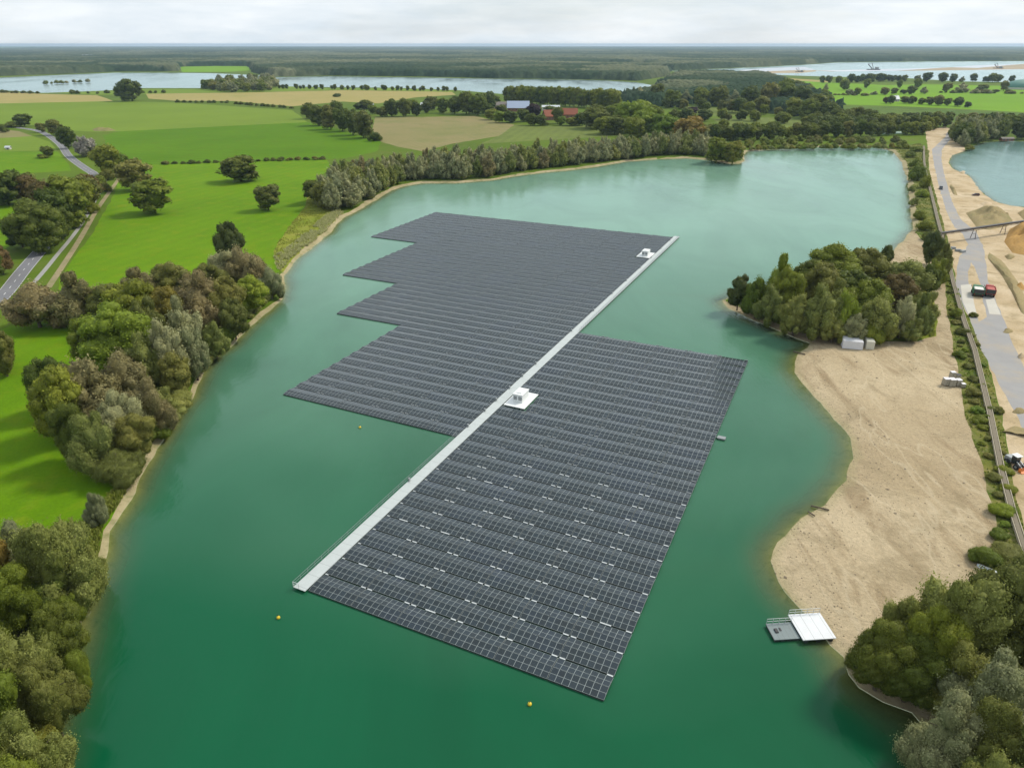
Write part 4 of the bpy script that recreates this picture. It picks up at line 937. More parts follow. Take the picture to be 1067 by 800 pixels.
q0 = G(979, 184, ZL); q1 = G(986, 210, ZL); X, Y = G(981, 197.5, ZL); car((X, Y + 1, ZL + .01), math.atan2(q1[1] - q0[1], q1[0] - q0[0]), M['black_paint'], 'dark car driving towards the camera on the haul road', 5.0, 2.2, 1.9)
X, Y = G(1016.5, 204, ZL); car((X, Y, ZL + .01), math.radians(168), M['brown_paint'], 'small maroon car parked sideways above the smaller lake shore', 4.4, 1.9, 1.5)
X, Y = G(1061, 489, ZL); e = empty('wheel_loader', (X, Y + 1.5, ZL + .01), math.radians(-76)); tag(e, 'wheel loader with white cab roof and orange bucket at the right edge', 'wheel loader')
for x in (-1.3, 1.3):
    for s in (-1, 1): wheel(e, x, s * 1.0, .65, .5)
mb = MB(); mb.box((-1.5, 0, 1.35), (1.9, 1.6, 1.0), 0, .92); mb.build('engine_hood', M['grey_metal'], e, bevel=.06)
mb = MB(); mb.box((0, 0, 1.0), (3.2, .9, .5)); mb.build('chassis', M['dark_metal'], e)
mb = MB(); mb.box((-.1, 0, 2.0), (1.3, 1.4, 1.5), 0, .92); c = mb.build('cab', M['glass'], e, bevel=.05)
mb = MB(); mb.box((-.1, 0, 2.83), (1.7, 1.75, .16)); mb.build('cab_roof', M['white_metal'], c, bevel=.04)
mb = MB()
for s in (-1, 1): mb.bar((.6, s * .5, 1.6), (2.5, s * .5, .6), .22); mb.bar((.9, s * .5, 1.0), (2.1, s * .5, 1.1), .12)
mb.build('lift_arm', M['grey_metal'], e)
mb = MB(); mb.prism([(2.4, .05), (2.3, .9), (2.45, 1.0), (2.55, .25), (3.4, .12), (3.4, .03)], -1.45, 1.45)
for s in (-1, 1): mb.box((2.75, s * 1.47, .4), (.8, .05, .6), 0, .8)
mb.build('bucket', M['orange'], e)

# ------------------------------------------------------------------ buildings
M['wall_brick'] = simple('brick_wall', (0.26, 0.13, 0.08), .85); M['wall_pale'] = simple('pale_wall', (0.55, 0.53, 0.48), .8); M['tile_red'] = simple('orange_tiles', (0.30, 0.10, 0.055), .8)
M['tile_brown'] = simple('brown_tiles', (0.19, 0.165, 0.14), .8); M['solar_roof'] = simple('solar_roof', (0.30, 0.36, 0.47), .2, 0, .8, .05); M['roof_pale'] = simple('pale_sheet_roof', (0.55, 0.58, 0.6), .5)
M['win'] = simple('window_glass', (0.05, 0.06, 0.08), .15, 0, .5); M['dome'] = simple('green_dome_sheet', (0.09, 0.22, 0.17), .5)
def house(px, Wd, Dp, eave, ridge, rz, wall, roof, label, cat='house', name='house', chimney=True, nwin=4):
    X, Y = G(*px, ZL); e = empty(name, (X, Y + Dp / 2, ZL), rz); tag(e, label, cat)
    mb = MB(); mb.box((0, 0, eave / 2 - .1), (Wd, Dp, eave + .2))
    for s in (-1, 1):
        mb.add([(s * Wd / 2, -Dp / 2, eave), (s * Wd / 2, Dp / 2, eave), (s * Wd / 2, 0, ridge - .2), (s * (Wd / 2 - .3), -Dp / 2, eave), (s * (Wd / 2 - .3), Dp / 2, eave), (s * (Wd / 2 - .3), 0, ridge - .2)], [(0, 1, 2), (5, 4, 3), (0, 2, 5, 3), (1, 4, 5, 2)])
    mb.build('wall', wall, e); mb = MB(); o = .6; dz = (ridge - eave) / (Dp / 2) * o
    for s in (-1, 1):
        mb.add([(-Wd / 2 - o, s * (Dp / 2 + o), eave - dz), (Wd / 2 + o, s * (Dp / 2 + o), eave - dz), (Wd / 2 + o, 0, ridge), (-Wd / 2 - o, 0, ridge),
                (-Wd / 2 - o, s * (Dp / 2 + o), eave - dz + .25), (Wd / 2 + o, s * (Dp / 2 + o), eave - dz + .25), (Wd / 2 + o, 0, ridge + .25), (-Wd / 2 - o, 0, ridge + .25)],
               [(0, 1, 2, 3), (4, 5, 6, 7), (0, 1, 5, 4), (1, 2, 6, 5), (2, 3, 7, 6), (3, 0, 4, 7)])
    rf = mb.build('roof', roof, e)
    if chimney: mb = MB(); mb.box((Wd * .25, 0, ridge + .5), (.9, .9, 1.6)); mb.build('chimney', wall, rf)
    for i in range(nwin):
        mb = MB(); mb.box((-Wd / 2 + (i + .5) * Wd / nwin, -Dp / 2 - .02, eave * .5), (1.3, .1, 1.4)); mb.build('window', M['win'], e)
    mb = MB(); mb.box((0.5, -Dp / 2 - .03, 1.1), (1.2, .1, 2.2)); mb.build('door', M['tile_brown'], e); return e
house((540, 116.5), 32, 26, 5, 13.5, 0, M['wall_brick'], M['solar_roof'], 'large farm barn with bluish solar-covered roof among dark trees', 'barn', 'barn', False, 6)
house((519, 116.0), 24, 24, 5, 12, .03, M['wall_brick'], M['tile_brown'], 'brown-roofed barn adjoining the left of the blue-roofed barn', 'barn', 'barn', False, 5)
house((574, 115.5), 26, 12, 5, 7, 0, M['wall_pale'], M['roof_pale'], 'low pale farm shed behind the orange-roofed houses', 'shed', 'shed', False, 5)
house((573, 125.5), 16, 14, 5, 12, .25, M['wall_brick'], M['tile_red'], 'farmhouse with red orange roof, left of the two among the trees')
house((594, 123.5), 20, 14, 5, 12, -.1, M['wall_brick'], M['tile_red'], 'farmhouse with red orange roof, right of the two among the trees')
house((933, 106), 13, 12, 4, 9, .1, M['wall_pale'], M['roof_pale'], 'white house between round trees in front of the bright pasture')
house((1050, 147), 12, 5, 2.2, 3.2, 0, M['wall_brick'], M['tile_brown'], 'low brown boathouse on the far bank of the smaller lake', 'hut', 'hut', False, 3)
house((385, 113.5), 11, 9, 3, 7, .1, M['wall_pale'], M['roof_pale'], 'small pale house left of the dark farm trees')
house((443, 111.5), 14, 10, 3, 6, 0, M['wall_pale'], M['roof_pale'], 'small pale house among dark trees above the stubble field')
house((413, 112), 10, 8, 3, 6, 0, M['wall_pale'], M['tile_brown'], 'small house between two round dark trees above the stubble field')
house((8, 156), 4, 3, 2, 3, 0, M['wall_pale'], M['roof_pale'], 'tiny white field shelter in the pasture at the left edge', 'shelter', 'field_shelter', False, 1)
for i, (x, y, w_) in enumerate([(420, 53.2, 60), (430, 53, 90), (606, 53.4, 70), (637, 52.6, 60), (380, 49.6, 150), (90, 60.5, 70)]):
    house((x, y), w_, 40, 14, 20, 0, M['wall_pale'], M['roof_pale'], ['far white building left of the town specks', 'far wide white building on the wooded plain, left of centre', 'far white building on the plain above the farm', 'farthest small white building right of centre on the plain', 'very wide pale building right under the horizon, left of centre', 'pale building in the far left woods'][i], 'building', 'far_building', False, 6)
# biogas dome, greenhouse, dredger
X, Y = G(1068, 93, ZL); e = empty('gas_dome', (X, Y, ZL)); tag(e, 'large green storage dome at the right edge beyond the pasture', 'dome')
V = []; n = 40; R_ = 46; Hh = 16
for i in range(9):
    a = math.pi / 2 * i / 8
    for k in range(n): V.append((math.cos(2 * math.pi * k / n) * R_ * math.cos(a), math.sin(2 * math.pi * k / n) * R_ * math.cos(a) * .6, 4 + math.sin(a) * Hh))
mb = MB(); mb.add(V, [(i * n + k, i * n + (k + 1) % n, (i + 1) * n + (k + 1) % n, (i + 1) * n + k) for i in range(8) for k in range(n)]); mb.build('cover', M['dome'], e, smooth=True)
V = [(math.cos(2 * math.pi * k / n) * R_ * q, math.sin(2 * math.pi * k / n) * R_ * .6 * q, z) for q, z in ((1.0, 0), (1.0, 3.98)) for k in range(n)]
mb = MB(); mb.add(V, [(k, (k + 1) % n, n + (k + 1) % n, n + k) for k in range(n)]); mb.build('wall', M['wall_pale'], e)
M['poly'] = simple('greenhouse_film', (0.30, 0.45, 0.38), .4)
for i, (x, y, w_) in enumerate([(914, 140, 24), (936, 139.5, 18)]):
    X, Y = G(x, y, ZL); e = empty('greenhouse', (X, Y, ZL), -.03); tag(e, 'low pale green film tunnel north of the lake, %s of two' % ('left' if i == 0 else 'right'), 'greenhouse')
    mb = MB(); mb.prism([(math.cos(math.pi * k / 10) * 3.2, math.sin(math.pi * k / 10) * 2.2) for k in range(11)], -w_ / 2, w_ / 2); c = mb.build('film_tunnel', M['poly'], e, rz=math.pi / 2)
    mb = MB(); [mb.box((q * w_ / 2, 0, .9), (.1, 1.8, 1.8)) for q in (-1.005, 1.005)]; mb.build('door', M['white_metal'], e)
for i, (x, y, s_) in enumerate([(910, 72.9, 1.0), (833, 75.2, .6), (1040, 71.5, .8)]):
    X, Y = G(x, y, 0); e = empty('dredger', (X, Y, 0)); e.scale = (s_,) * 3; tag(e, ['dark dredger standing in the far lake beside the long sand bar', 'small dredger at the first far sand spit', 'small dredger on the far lake near the right edge'][i], 'dredger')
    mb = MB(); mb.box((0, 0, 1), (46, 16, 3)); mb.build('hull', M['dark_metal'], e); mb = MB(); mb.box((12, 0, 6), (12, 9, 7)); mb.build('wheelhouse', M['grey_metal'], e)
    mb = MB(); mb.bar((-4, 0, 2), (-24, 0, 20), 2.4); mb.bar((0, 0, 2), (-10, 0, 24), 1.6); mb.bar((-10, 0, 24), (-24, 0, 20), .8); mb.build('boom', M['rust_steel'], e)

# ------------------------------------------------------------------ trees: the ones that can be told apart, one by one
def many(lst, where, group, form=None):
    for q in lst: tree_px(*q[:5], where, group, q[5] if len(q) > 5 else form)
W1 = 'in the big clump beside the left meadow'
many([(42, 341, 282, 62, 'brown'), (84, 339, 281, 54, 'brown'), (113, 332, 285, 46, 'brown'), (146, 322, 277, 50, 'brown'), (184, 312, 273, 42, 'olive'), (120, 338, 296, 44, 'olive'),
      (146, 347, 291, 56, 'green'), (128, 386, 318, 66, 'lime'), (100, 384, 332, 40, 'green'), (178, 352, 297, 40, 'autumn'), (160, 372, 310, 36, 'olive'), (214, 346, 280, 52, 'brown'), (240, 340, 287, 40, 'olive'), (264, 326, 286, 36, 'lime'),
      (244, 284, 229, 30, 'dark'), (236, 296, 252, 40, 'silver'), (256, 300, 244, 38, 'brown'), (272, 306, 252, 36, 'brown'), (284, 311, 268, 26, 'silver'), (204, 318, 276, 40, 'brown'), (222, 310, 272, 34, 'olive'),
      (182, 402, 324, 46, 'silver'), (206, 394, 328, 40, 'silver'), (226, 372, 330, 30, 'willow'), (246, 352, 310, 30, 'olive'), (96, 446, 352, 76, 'brown'), (72, 458, 380, 56, 'green'), (131, 474, 400, 62, 'silver'), (160, 452, 386, 52, 'brown'),
      (110, 492, 424, 58, 'willow'), (148, 480, 430, 44, 'olive'), (188, 412, 366, 34, 'olive'), (128, 500, 462, 44, 'olive', 'bush'), (170, 432, 398, 32, 'willow'), (134, 420, 352, 56, 'brown'), (158, 408, 340, 44, 'willow'), (84, 482, 420, 44, 'oak'),
      (198, 372, 306, 44, 'silver'), (60, 430, 372, 40, 'oak')], W1, 'trees of the left lakeside clump')
for a_, b_, n_ in (((164, 466), (198, 414), 8), ((206, 396), (240, 356), 6), ((246, 350), (292, 306), 8)):
    row((a_[0] - 6, a_[1] - 4), (b_[0] - 6, b_[1] - 4), n_, [('willow', 2), ('olive', 1), ('green', 1)], (3.5, 7), 'along the left shore', 'shore bushes', .6, 'bush', 1.2)
W2 = 'in the near left corner'
many([(74, 634, 527, 84, 'willow'), (34, 622, 540, 56, 'silver'), (10, 640, 552, 52, 'autumn'), (104, 546, 510, 26, 'silver'), (100, 606, 560, 30, 'willow'), (22, 668, 592, 66, 'green'), (72, 688, 632, 50, 'oak'), (30, 745, 645, 84, 'willow'), (66, 768, 690, 62, 'olive'),
      (6, 800, 700, 80, 'green'), (44, 830, 745, 84, 'willow'), (4, 880, 790, 90, 'green'), (-30, 700, 600, 80, 'oak'), (58, 655, 606, 50, 'oak'), (80, 660, 620, 30, 'green'), (36, 790, 735, 60, 'yellow', 'bush'), (-40, 790, 660, 90, 'olive'), (84, 716, 672, 30, 'green', 'bush')], W2, 'trees of the near left corner')
W3 = 'in the near right corner'
many([(976, 702, 588, 112, 'willow'), (934, 690, 612, 60, 'willow'), (1040, 704, 590, 104, 'olive'), (912, 716, 654, 60, 'oak'), (942, 728, 668, 66, 'oak'), (1024, 776, 676, 104, 'silver'), (988, 742, 668, 74, 'willow'), (976, 812, 722, 84, 'silver'), (1052, 858, 742, 110, 'willow'),
      (1004, 890, 780, 90, 'willow'), (960, 722, 640, 60, 'green'), (1070, 760, 650, 80, 'willow'), (900, 704, 668, 34, 'olive', 'bush'), (1010, 830, 740, 70, 'olive'), (1090, 700, 600, 90, 'olive')], W3, 'trees of the near right corner')
W4 = 'on the point behind the containers'
many([(768, 322, 286, 24, 'dark'), (786, 330, 274, 28, 'green', 'billow'), (806, 326, 262, 34, 'lime', 'billow'), (800, 339, 292, 34, 'willow'), (826, 348, 300, 34, 'willow'), (862, 302, 253, 56, 'green'), (838, 312, 268, 38, 'oak'), (896, 300, 257, 46, 'olive'), (850, 352, 290, 44, 'willow'), (876, 352, 288, 32, 'lime', 'billow'),
      (910, 353, 295, 42, 'willow'), (936, 352, 300, 32, 'silver'), (955, 350, 304, 28, 'willow'), (944, 304, 259, 50, 'willow'), (917, 292, 253, 16, 'dark'), (958, 336, 296, 30, 'willow'), (880, 326, 280, 50, 'oak'), (930, 322, 284, 38, 'rust'), (900, 338, 290, 44, 'green'), (868, 340, 288, 40, 'willow'), (815, 334, 280, 34, 'green'),
      (842, 348, 318, 28, 'silver'), (886, 356, 322, 30, 'silver'), (920, 355, 322, 30, 'willow'), (866, 356, 326, 28, 'willow'), (906, 357, 328, 26, 'green', 'bush'), (946, 355, 324, 26, 'willow'), (780, 326, 296, 24, 'willow'), (853, 328, 272, 46, 'olive')], W4, 'trees on the wooded point')
many([(971, 298, 262, 26, 'green', 'billow'), (978, 286, 252, 22, 'olive', 'billow'), (968, 276, 240, 20, 'dark'), (979, 268, 244, 16, 'green', 'bush'), (966, 306, 276, 22, 'oak')], 'at the end of the haul road bridge', 'dark trees beside the conveyor')
def solo(x, yb, yt, w, sp, label, form=None): tree_px(x, yb, yt, w, sp, '', 'scattered meadow trees', form, label)
solo(251, 189, 161, 42, 'oak', 'large round dark tree alone beyond the hedge in the left meadow')
solo(162, 222, 184, 46, 'green', 'large olive green tree alone in the meadow beside the dirt track')
solo(280, 219, 191, 27, 'olive', 'small round tree alone in the meadow near the shore')
solo(138, 105.5, 81, 26, 'oak', 'massive dark tree clump on the tan field edge, main crown')
solo(130, 105.5, 84, 18, 'oak', 'left shoulder crown of the massive dark tree clump on the tan field edge')
solo(92, 163, 137, 27, 'pale', 'pale pinkish grey tree beside the bend of the country road')
solo(26, 132, 117, 20, 'oak', 'dome-shaped dark tree by the road end at far left')
solo(58, 141, 123, 19, 'olive', 'round olive tree on the outside of the road bend')
solo(72, 155, 130, 19, 'oak', 'dark green tree between the round olive tree and the pale tree')
solo(114, 183, 149, 30, 'green', 'bushy green tree right of the pale tree by the road')
solo(142, 198, 164, 40, 'olive', 'broad olive tree at the top end of the dirt track')
solo(128, 180, 158, 22, 'green', 'small green tree wedged between the two broad trees by the track')
solo(717, 150, 120, 36, 'autumn', 'golden brown round tree behind the far shore willows')
solo(763, 170, 145, 24, 'yellow', 'yellow autumn tree at the very tip of the far shore point', 'round')
solo(746, 169, 142, 26, 'green', 'green tree just left of the yellow tree on the point')
solo(721, 121, 110, 14, 'purple', 'dark purple tree above the golden brown round tree')
solo(573, 119.5, 109, 14, 'oak', 'dark tree standing between barn and orange-roofed farmhouse')
solo(8, 392, 342, 30, 'olive', 'olive tree cut by the left frame edge beside the lower meadow')
tree_px(0, 386, 350, 34, 'oak', '', 'scattered meadow trees', None, 'dark tree behind the olive tree at the left frame edge')
W5 = 'by the country road at upper left'
many([(10, 214, 176, 40, 'oak'), (30, 212, 180, 30, 'rust'), (-12, 212, 178, 36, 'oak'), (44, 262, 208, 58, 'oak'), (24, 258, 222, 34, 'dark'), (72, 226, 180, 46, 'green'), (52, 228, 186, 34, 'rust'), (80, 236, 196, 38, 'green'), (92, 216, 182, 30, 'olive'), (66, 250, 214, 30, 'oak'), (60, 240, 196, 40, 'oak'), (96, 208, 180, 26, 'rust'), (88, 220, 184, 30, 'green'), (43, 266, 241, 20, 'oak'), (4, 286, 256, 24, 'rust'), (-8, 294, 262, 30, 'oak'), (28, 206, 178, 30, 'oak'),
      (44, 138, 127, 12, 'olive'), (12, 133, 124, 14, 'oak', 'bush'), (50, 164, 151, 14, 'oak'), (3, 138, 126, 10, 'oak', 'bush'), (44, 165, 158, 10, 'green', 'bush'), (106, 196, 176, 14, 'green', 'bush'), (110, 200, 186, 12, 'olive', 'bush'), (98, 222, 206, 12, 'green', 'bush'), (112, 188, 172, 16, 'olive', 'bush')], W5, 'trees along the country road')
W6 = 'in the clump above the vivid green field'
many([(333, 131, 108, 22, 'oak'), (345, 135, 108, 22, 'olive'), (357, 137, 111, 22, 'oak'), (368, 141, 112, 22, 'oak'), (379, 144, 114, 24, 'olive'), (322, 124, 106, 16, 'oak'), (390, 147, 134, 14, 'oak', 'bush'), (352, 128, 103, 18, 'oak')], W6, 'clump above the vivid green field')
W7 = 'in the dark row above the stubble field'
many([(408, 121.5, 102, 16, 'oak'), (423, 121.5, 101, 14, 'oak'), (434, 121, 105, 12, 'dark'), (398, 122, 110, 14, 'oak'), (382, 114, 103, 14, 'oak'), (374, 114, 106, 12, 'oak'), (450, 115, 99, 16, 'oak'), (462, 118, 101, 16, 'green'), (474, 119, 99, 18, 'oak'), (486, 119, 94, 22, 'oak'), (498, 120, 96, 20, 'green'), (508, 118, 94, 18, 'oak'), (444, 118, 104, 12, 'dark')], W7, 'dark trees above the stubble field')
W8 = 'around the farm with orange roofs'
many([(512, 125, 112, 16, 'green'), (520, 128, 114, 14, 'lime'), (532, 128, 114, 18, 'oak'), (545, 127, 112, 16, 'oak'), (556, 126, 106, 20, 'purple'), (563, 131, 118, 14, 'oak'), (581, 129, 110, 14, 'oak'), (585, 131, 120, 10, 'lime'), (596, 131, 121, 16, 'green'), (604, 131, 116, 14, 'oak'), (553, 131, 117, 14, 'oak'), (508, 121, 107, 14, 'oak'), (568, 131, 124, 8, 'green', 'bush')], W8, 'farm trees')
row((528, 107), (642, 114), 26, [('green', 2), ('oak', 1)], (29, 33), 'in the long tall row behind the farm', 'tall row behind the farm', .36)
many([(620, 134, 108, 34, 'oak'), (640, 133, 106, 30, 'green'), (655, 138, 104, 32, 'lime'), (672, 142, 110, 34, 'lime'), (660, 146, 120, 26, 'green'), (692, 146, 118, 30, 'lime'), (640, 140, 118, 28, 'oak'), (704, 140, 122, 20, 'lime'), (668, 130, 102, 24, 'lime'), (680, 134, 108, 26, 'green'), (730, 150, 128, 18, 'olive'), (628, 140, 120, 22, 'green')], 'behind the far shore willows', 'lush group behind the willows')
# far shore willows
cluster([(332, 214), (345, 221), (374, 213), (404, 197), (421, 190), (441, 187), (474, 187), (511, 184), (560, 176), (620, 170), (685, 162.5), (716, 161.5), (740, 163.5), (736, 157), (690, 156), (620, 163), (560, 169), (500, 175), (440, 178), (404, 183), (366, 190), (340, 200)], 7.3, [('silver', 8), ('willow', 3), ('brown', .8)], (14, 21), 'in the dense belt along the far shore', 'far shore willow belt', .34)
many([(330, 212, 186, 26, 'oak'), (338, 218, 188, 26, 'olive'), (352, 216, 180, 34, 'silver'), (366, 216, 186, 30, 'silver')], 'at the left end of the far shore belt', 'left end of the far shore belt')
cluster([(742, 167), (756, 169), (770, 169), (768, 164), (745, 162)], 8, [('green', 1), ('olive', 1)], (9, 13), 'on the far shore point', 'point trees')
# north shore scrub and hedges
row((780, 156), (935, 154.5), 30, [('willow', 2), ('green', 2), ('yellow', .6), ('lime', 1)], (4, 8), 'in the scrub along the north shore', 'north shore scrub', .5, 'bush', 3)
cluster([(776, 154), (850, 151), (925, 150), (945, 156), (940, 148), (850, 146), (776, 149)], 13, [('green', 2), ('willow', 1), ('olive', 1)], (5, 9), 'in the scrub behind the north shore', 'north shore scrub', .5, 'bush')
row((736, 147), (965, 140), 30, [('oak', 3), ('green', 2), ('olive', .6)], (13, 19), 'in the line north of the lake', 'tree line north of the lake', .42, None, 4)
cluster([(850, 141), (925, 137), (975, 136), (980, 131), (930, 129), (860, 128), (845, 133)], 17, [('oak', 3), ('green', 1), ('dark', .6)], (14, 20), 'in the grove beyond the haul road', 'grove beyond the haul road', .42)
cluster([(992, 146), (1003, 154), (1014, 150), (1028, 146.5), (1044, 144), (1046, 139), (1030, 136), (1008, 137), (995, 140)], 11, [('silver', 2), ('willow', 2), ('oak', 1)], (17, 23), 'on the far bank of the smaller lake', 'far bank of the smaller lake', .34)
row((1055, 145), (1100, 144), 6, [('oak', 1), ('dark', 1)], (17, 22), 'right of the boathouse', 'far bank of the smaller lake', .4)
row((985, 133), (1100, 134), 16, [('oak', 2), ('green', 1), ('dark', 1)], (15, 20), 'in the dark line behind the smaller lake', 'dark line behind the smaller lake', .42, None, 5)
# hedge under the vivid field
row((168, 171.5), (340, 166), 20, [('oak', 2), ('olive', 1)], (2.5, 4.5), 'in the low hedge above the meadow', 'low hedge', .75, 'bush', .8)
row((182, 107), (240, 107.5), 9, [('oak', 1)], (4, 6.5), 'in the gappy hedge below the tan field', 'gappy hedge', .6, 'bush', 1); row((244, 108.5), (306, 113.5), 11, [('oak', 1)], (4, 7), 'in the gappy hedge below the tan field', 'gappy hedge', .6, 'bush', 1)
row((72, 98), (180, 97), 12, [('oak', 1), ('green', 1)], (6, 12), 'along the lake edge of the tan field', 'lake edge bushes', .5, 'bush', 8); row((0, 96.8), (44, 97.8), 8, [('oak', 1)], (6, 9), 'along the lake edge of the tan field', 'lake edge bushes', .6, 'bush', 5)
row((288, 92.5), (475, 95.5), 34, [('oak', 3), ('green', 1)], (8, 13), 'along the middle far lake', 'middle lake tree row', .42, None, 6)
cluster([(209, 93), (232, 90.5), (262, 88.5), (286, 87), (288, 92), (274, 95.5), (240, 96.5)], 24, [('silver', 2), ('green', 2), ('willow', 1), ('olive', 1)], (16, 24), 'between the far left lakes', 'neck between the far lakes', .5)
row((228, 86.5), (284, 82.5), 9, [('green', 1), ('silver', 1)], (16, 22), 'between the far left lakes', 'neck between the far lakes', .5, None, 10)
# right: rows and pasture trees
PT = [(863, 95.5, 86, 9), (877, 94, 85, 11), (883, 99, 92, 8), (896, 99.5, 91.5, 8), (908, 99, 93, 7), (920, 99, 90, 10), (929, 98.5, 91, 7), (941, 98, 91, 8), (950, 98.5, 92, 8), (960, 98, 90, 9), (984, 97, 88, 9), (1004, 96.5, 87, 12), (1018, 96, 90, 9), (1036, 96, 91, 7), (1046, 95, 86, 10), (903, 92, 83, 8), (938, 92, 82, 9), (953, 92, 83, 7), (990, 94, 87, 8), (1026, 93, 87, 9)]
for x, yb, yt, w_ in PT: tree_px(x + random.uniform(-3, 3), yb, yt - random.uniform(-1.5, 4), w_ * random.uniform(.6, 1.35), random.choice(['oak', 'green', 'silver', 'olive']), 'scattered over the bright pasture', 'pasture trees')
many([(928, 108.5, 98, 9, 'oak'), (923, 108, 100, 7, 'rust'), (942, 108, 99, 10, 'olive'), (950, 108.5, 99, 10, 'oak'), (960, 109, 101, 9, 'green'), (968, 109.5, 100, 10, 'olive'), (977, 110, 98, 12, 'olive'), (987, 110.5, 101, 9, 'oak'), (998, 111, 100, 12, 'oak'), (1008, 112, 105, 8, 'dark')], 'in the line beside the white house', 'line beside the white house')
row((852, 87), (930, 85), 12, [('oak', 3), ('green', 1), ('dark', 1)], (17, 24), 'before the sandy far lake', 'dark row before the far lake', .45, None, 12); row((930, 85), (1060, 86), 18, [('oak', 3), ('green', 1), ('silver', 1)], (15, 26), 'before the sandy far lake', 'dark row before the far lake', .45, None, 14)
many([(816, 110, 78, 26, 'green'), (800, 112, 84, 22, 'olive'), (834, 114, 88, 24, 'oak'), (850, 118, 96, 22, 'oak'), (862, 124, 104, 22, 'oak'), (842, 124, 102, 22, 'green'), (826, 121, 100, 20, 'green'), (780, 113, 88, 20, 'oak'), (764, 112, 92, 18, 'silver'), (748, 111, 88, 20, 'oak'), (730, 110, 90, 18, 'green'), (892, 126, 110, 18, 'oak'), (874, 130, 112, 20, 'oak'), (700, 112, 92, 18, 'green'), (684, 106, 86, 18, 'oak'), (668, 104, 88, 16, 'silver'), (714, 108, 92, 16, 'silver'), (793, 118, 98, 18, 'olive'), (770, 118, 100, 16, 'oak')], 'in the mixed wood', 'mixed wood right of the farm')
cluster([(742, 138), (800, 139), (812, 142), (760, 146), (735, 146)], 20, [('oak', 2), ('green', 2), ('olive', 1)], (10, 17), 'in the copse north of the lake', 'copse north of the lake', .45)
row((716, 123), (868, 131), 16, [('oak', 2), ('green', 2), ('olive', 1)], (8, 16), 'in the hedge across the olive fields', 'hedge across the olive fields', .5, None, 8)
row((645, 128), (742, 126), 10, [('oak', 2), ('green', 2)], (12, 20), 'in the hedge right of the farm', 'hedge right of the farm', .5, None, 8)
row((880, 121.5), (1067, 126), 18, [('oak', 2), ('olive', 2)], (4, 11), 'in the ragged hedge of the nursery rows', 'ragged nursery hedge', .55, None, 7)
row((48, 88), (92, 86), 8, [('silver', 1), ('green', 1)], (7, 14), 'on the islet of the left far lake', 'islet of the left far lake', .5, 'bush', 10)
many([(388, 119, 108, 12, 'green'), (352, 101, 95, 8, 'oak', 'bush'), (418, 113, 104, 12, 'oak'), (430, 112, 103, 12, 'green'), (500, 113, 96, 16, 'green'), (515, 110, 98, 14, 'oak'), (522, 118, 108, 12, 'oak'), (566, 108, 99, 12, 'green')], 'among the small houses above the stubble field', 'trees among the small houses')
row((828, 92), (868, 111), 9, [('oak', 2), ('green', 2)], (17, 24), 'at the right edge of the mixed wood', 'mixed wood right of the farm', .45, None, 6)
row((866, 113), (846, 123.5), 5, [('oak', 1), ('green', 1)], (15, 21), 'at the right edge of the mixed wood', 'mixed wood right of the farm', .45, None, 5)
row((690, 112.5), (842, 123), 13, [('oak', 1), ('green', 2), ('olive', 1)], (13, 20), 'at the near edge of the mixed wood', 'mixed wood right of the farm', .45, None, 5)
cluster([(988, 292), (994, 296), (1003, 330), (1020, 365), (1040, 432), (1052, 515), (1062, 552), (1045, 556), (1036, 515), (1020, 455), (1000, 375), (990, 325)], 4.6, [('olive', 2), ('green', 1), ('lime', 1)], (.9, 2.2), 'small in the conveyor verge', 'bushes along the ground conveyor', .7, 'bush', cap=70)
row((846, 99), (905, 100), 12, [('olive', 2), ('green', 1)], (3, 8), 'in the pasture hedge', 'pasture hedge', .8, 'bush', 5)
row((980, 97), (1067, 98), 14, [('olive', 2), ('green', 1), ('silver', 1)], (4, 12), 'in the pasture hedge', 'pasture hedge', .7, 'bush', 8)
# dam vegetation
many([(956, 188, 165, 16, 'green', 'bush'), (953, 176, 160, 13, 'green', 'bush'), (962, 196, 178, 11, 'green', 'bush'), (952, 214, 202, 9, 'willow', 'bush'), (958, 228, 214, 12, 'green', 'bush'), (964, 240, 224, 15, 'green', 'bush'), (960, 205, 193, 11, 'lime', 'bush'), (968, 250, 236, 14, 'oak', 'bush'), (947, 164, 154, 12, 'green', 'bush'), (954, 158, 150, 12, 'green', 'bush'), (949, 200, 190, 6, 'willow', 'bush'), (1009, 156, 148, 9, 'yellow', 'bush')], 'on the dam between the two lakes', 'bushes on the dam')
many([(1000, 372, 362, 12, 'green', 'bush'), (1003, 348, 338, 12, 'olive', 'bush'), (995, 330, 318, 12, 'green', 'bush'), (1020, 440, 430, 14, 'green', 'bush'), (1013, 412, 400, 14, 'olive', 'bush'), (1036, 500, 490, 14, 'olive', 'bush'), (1042, 536, 522, 20, 'lime', 'bush'), (1026, 586, 568, 28, 'green', 'bush'), (1050, 580, 566, 30, 'olive', 'bush'), (1040, 560, 549, 18, 'green', 'bush'), (1062, 600, 582, 26, 'olive', 'bush'), (1048, 620, 596, 30, 'olive', 'bush'), (1014, 330, 322, 8, 'olive', 'bush'), (1040, 430, 421, 9, 'olive', 'bush')], 'along the ground conveyor', 'bushes along the ground conveyor')

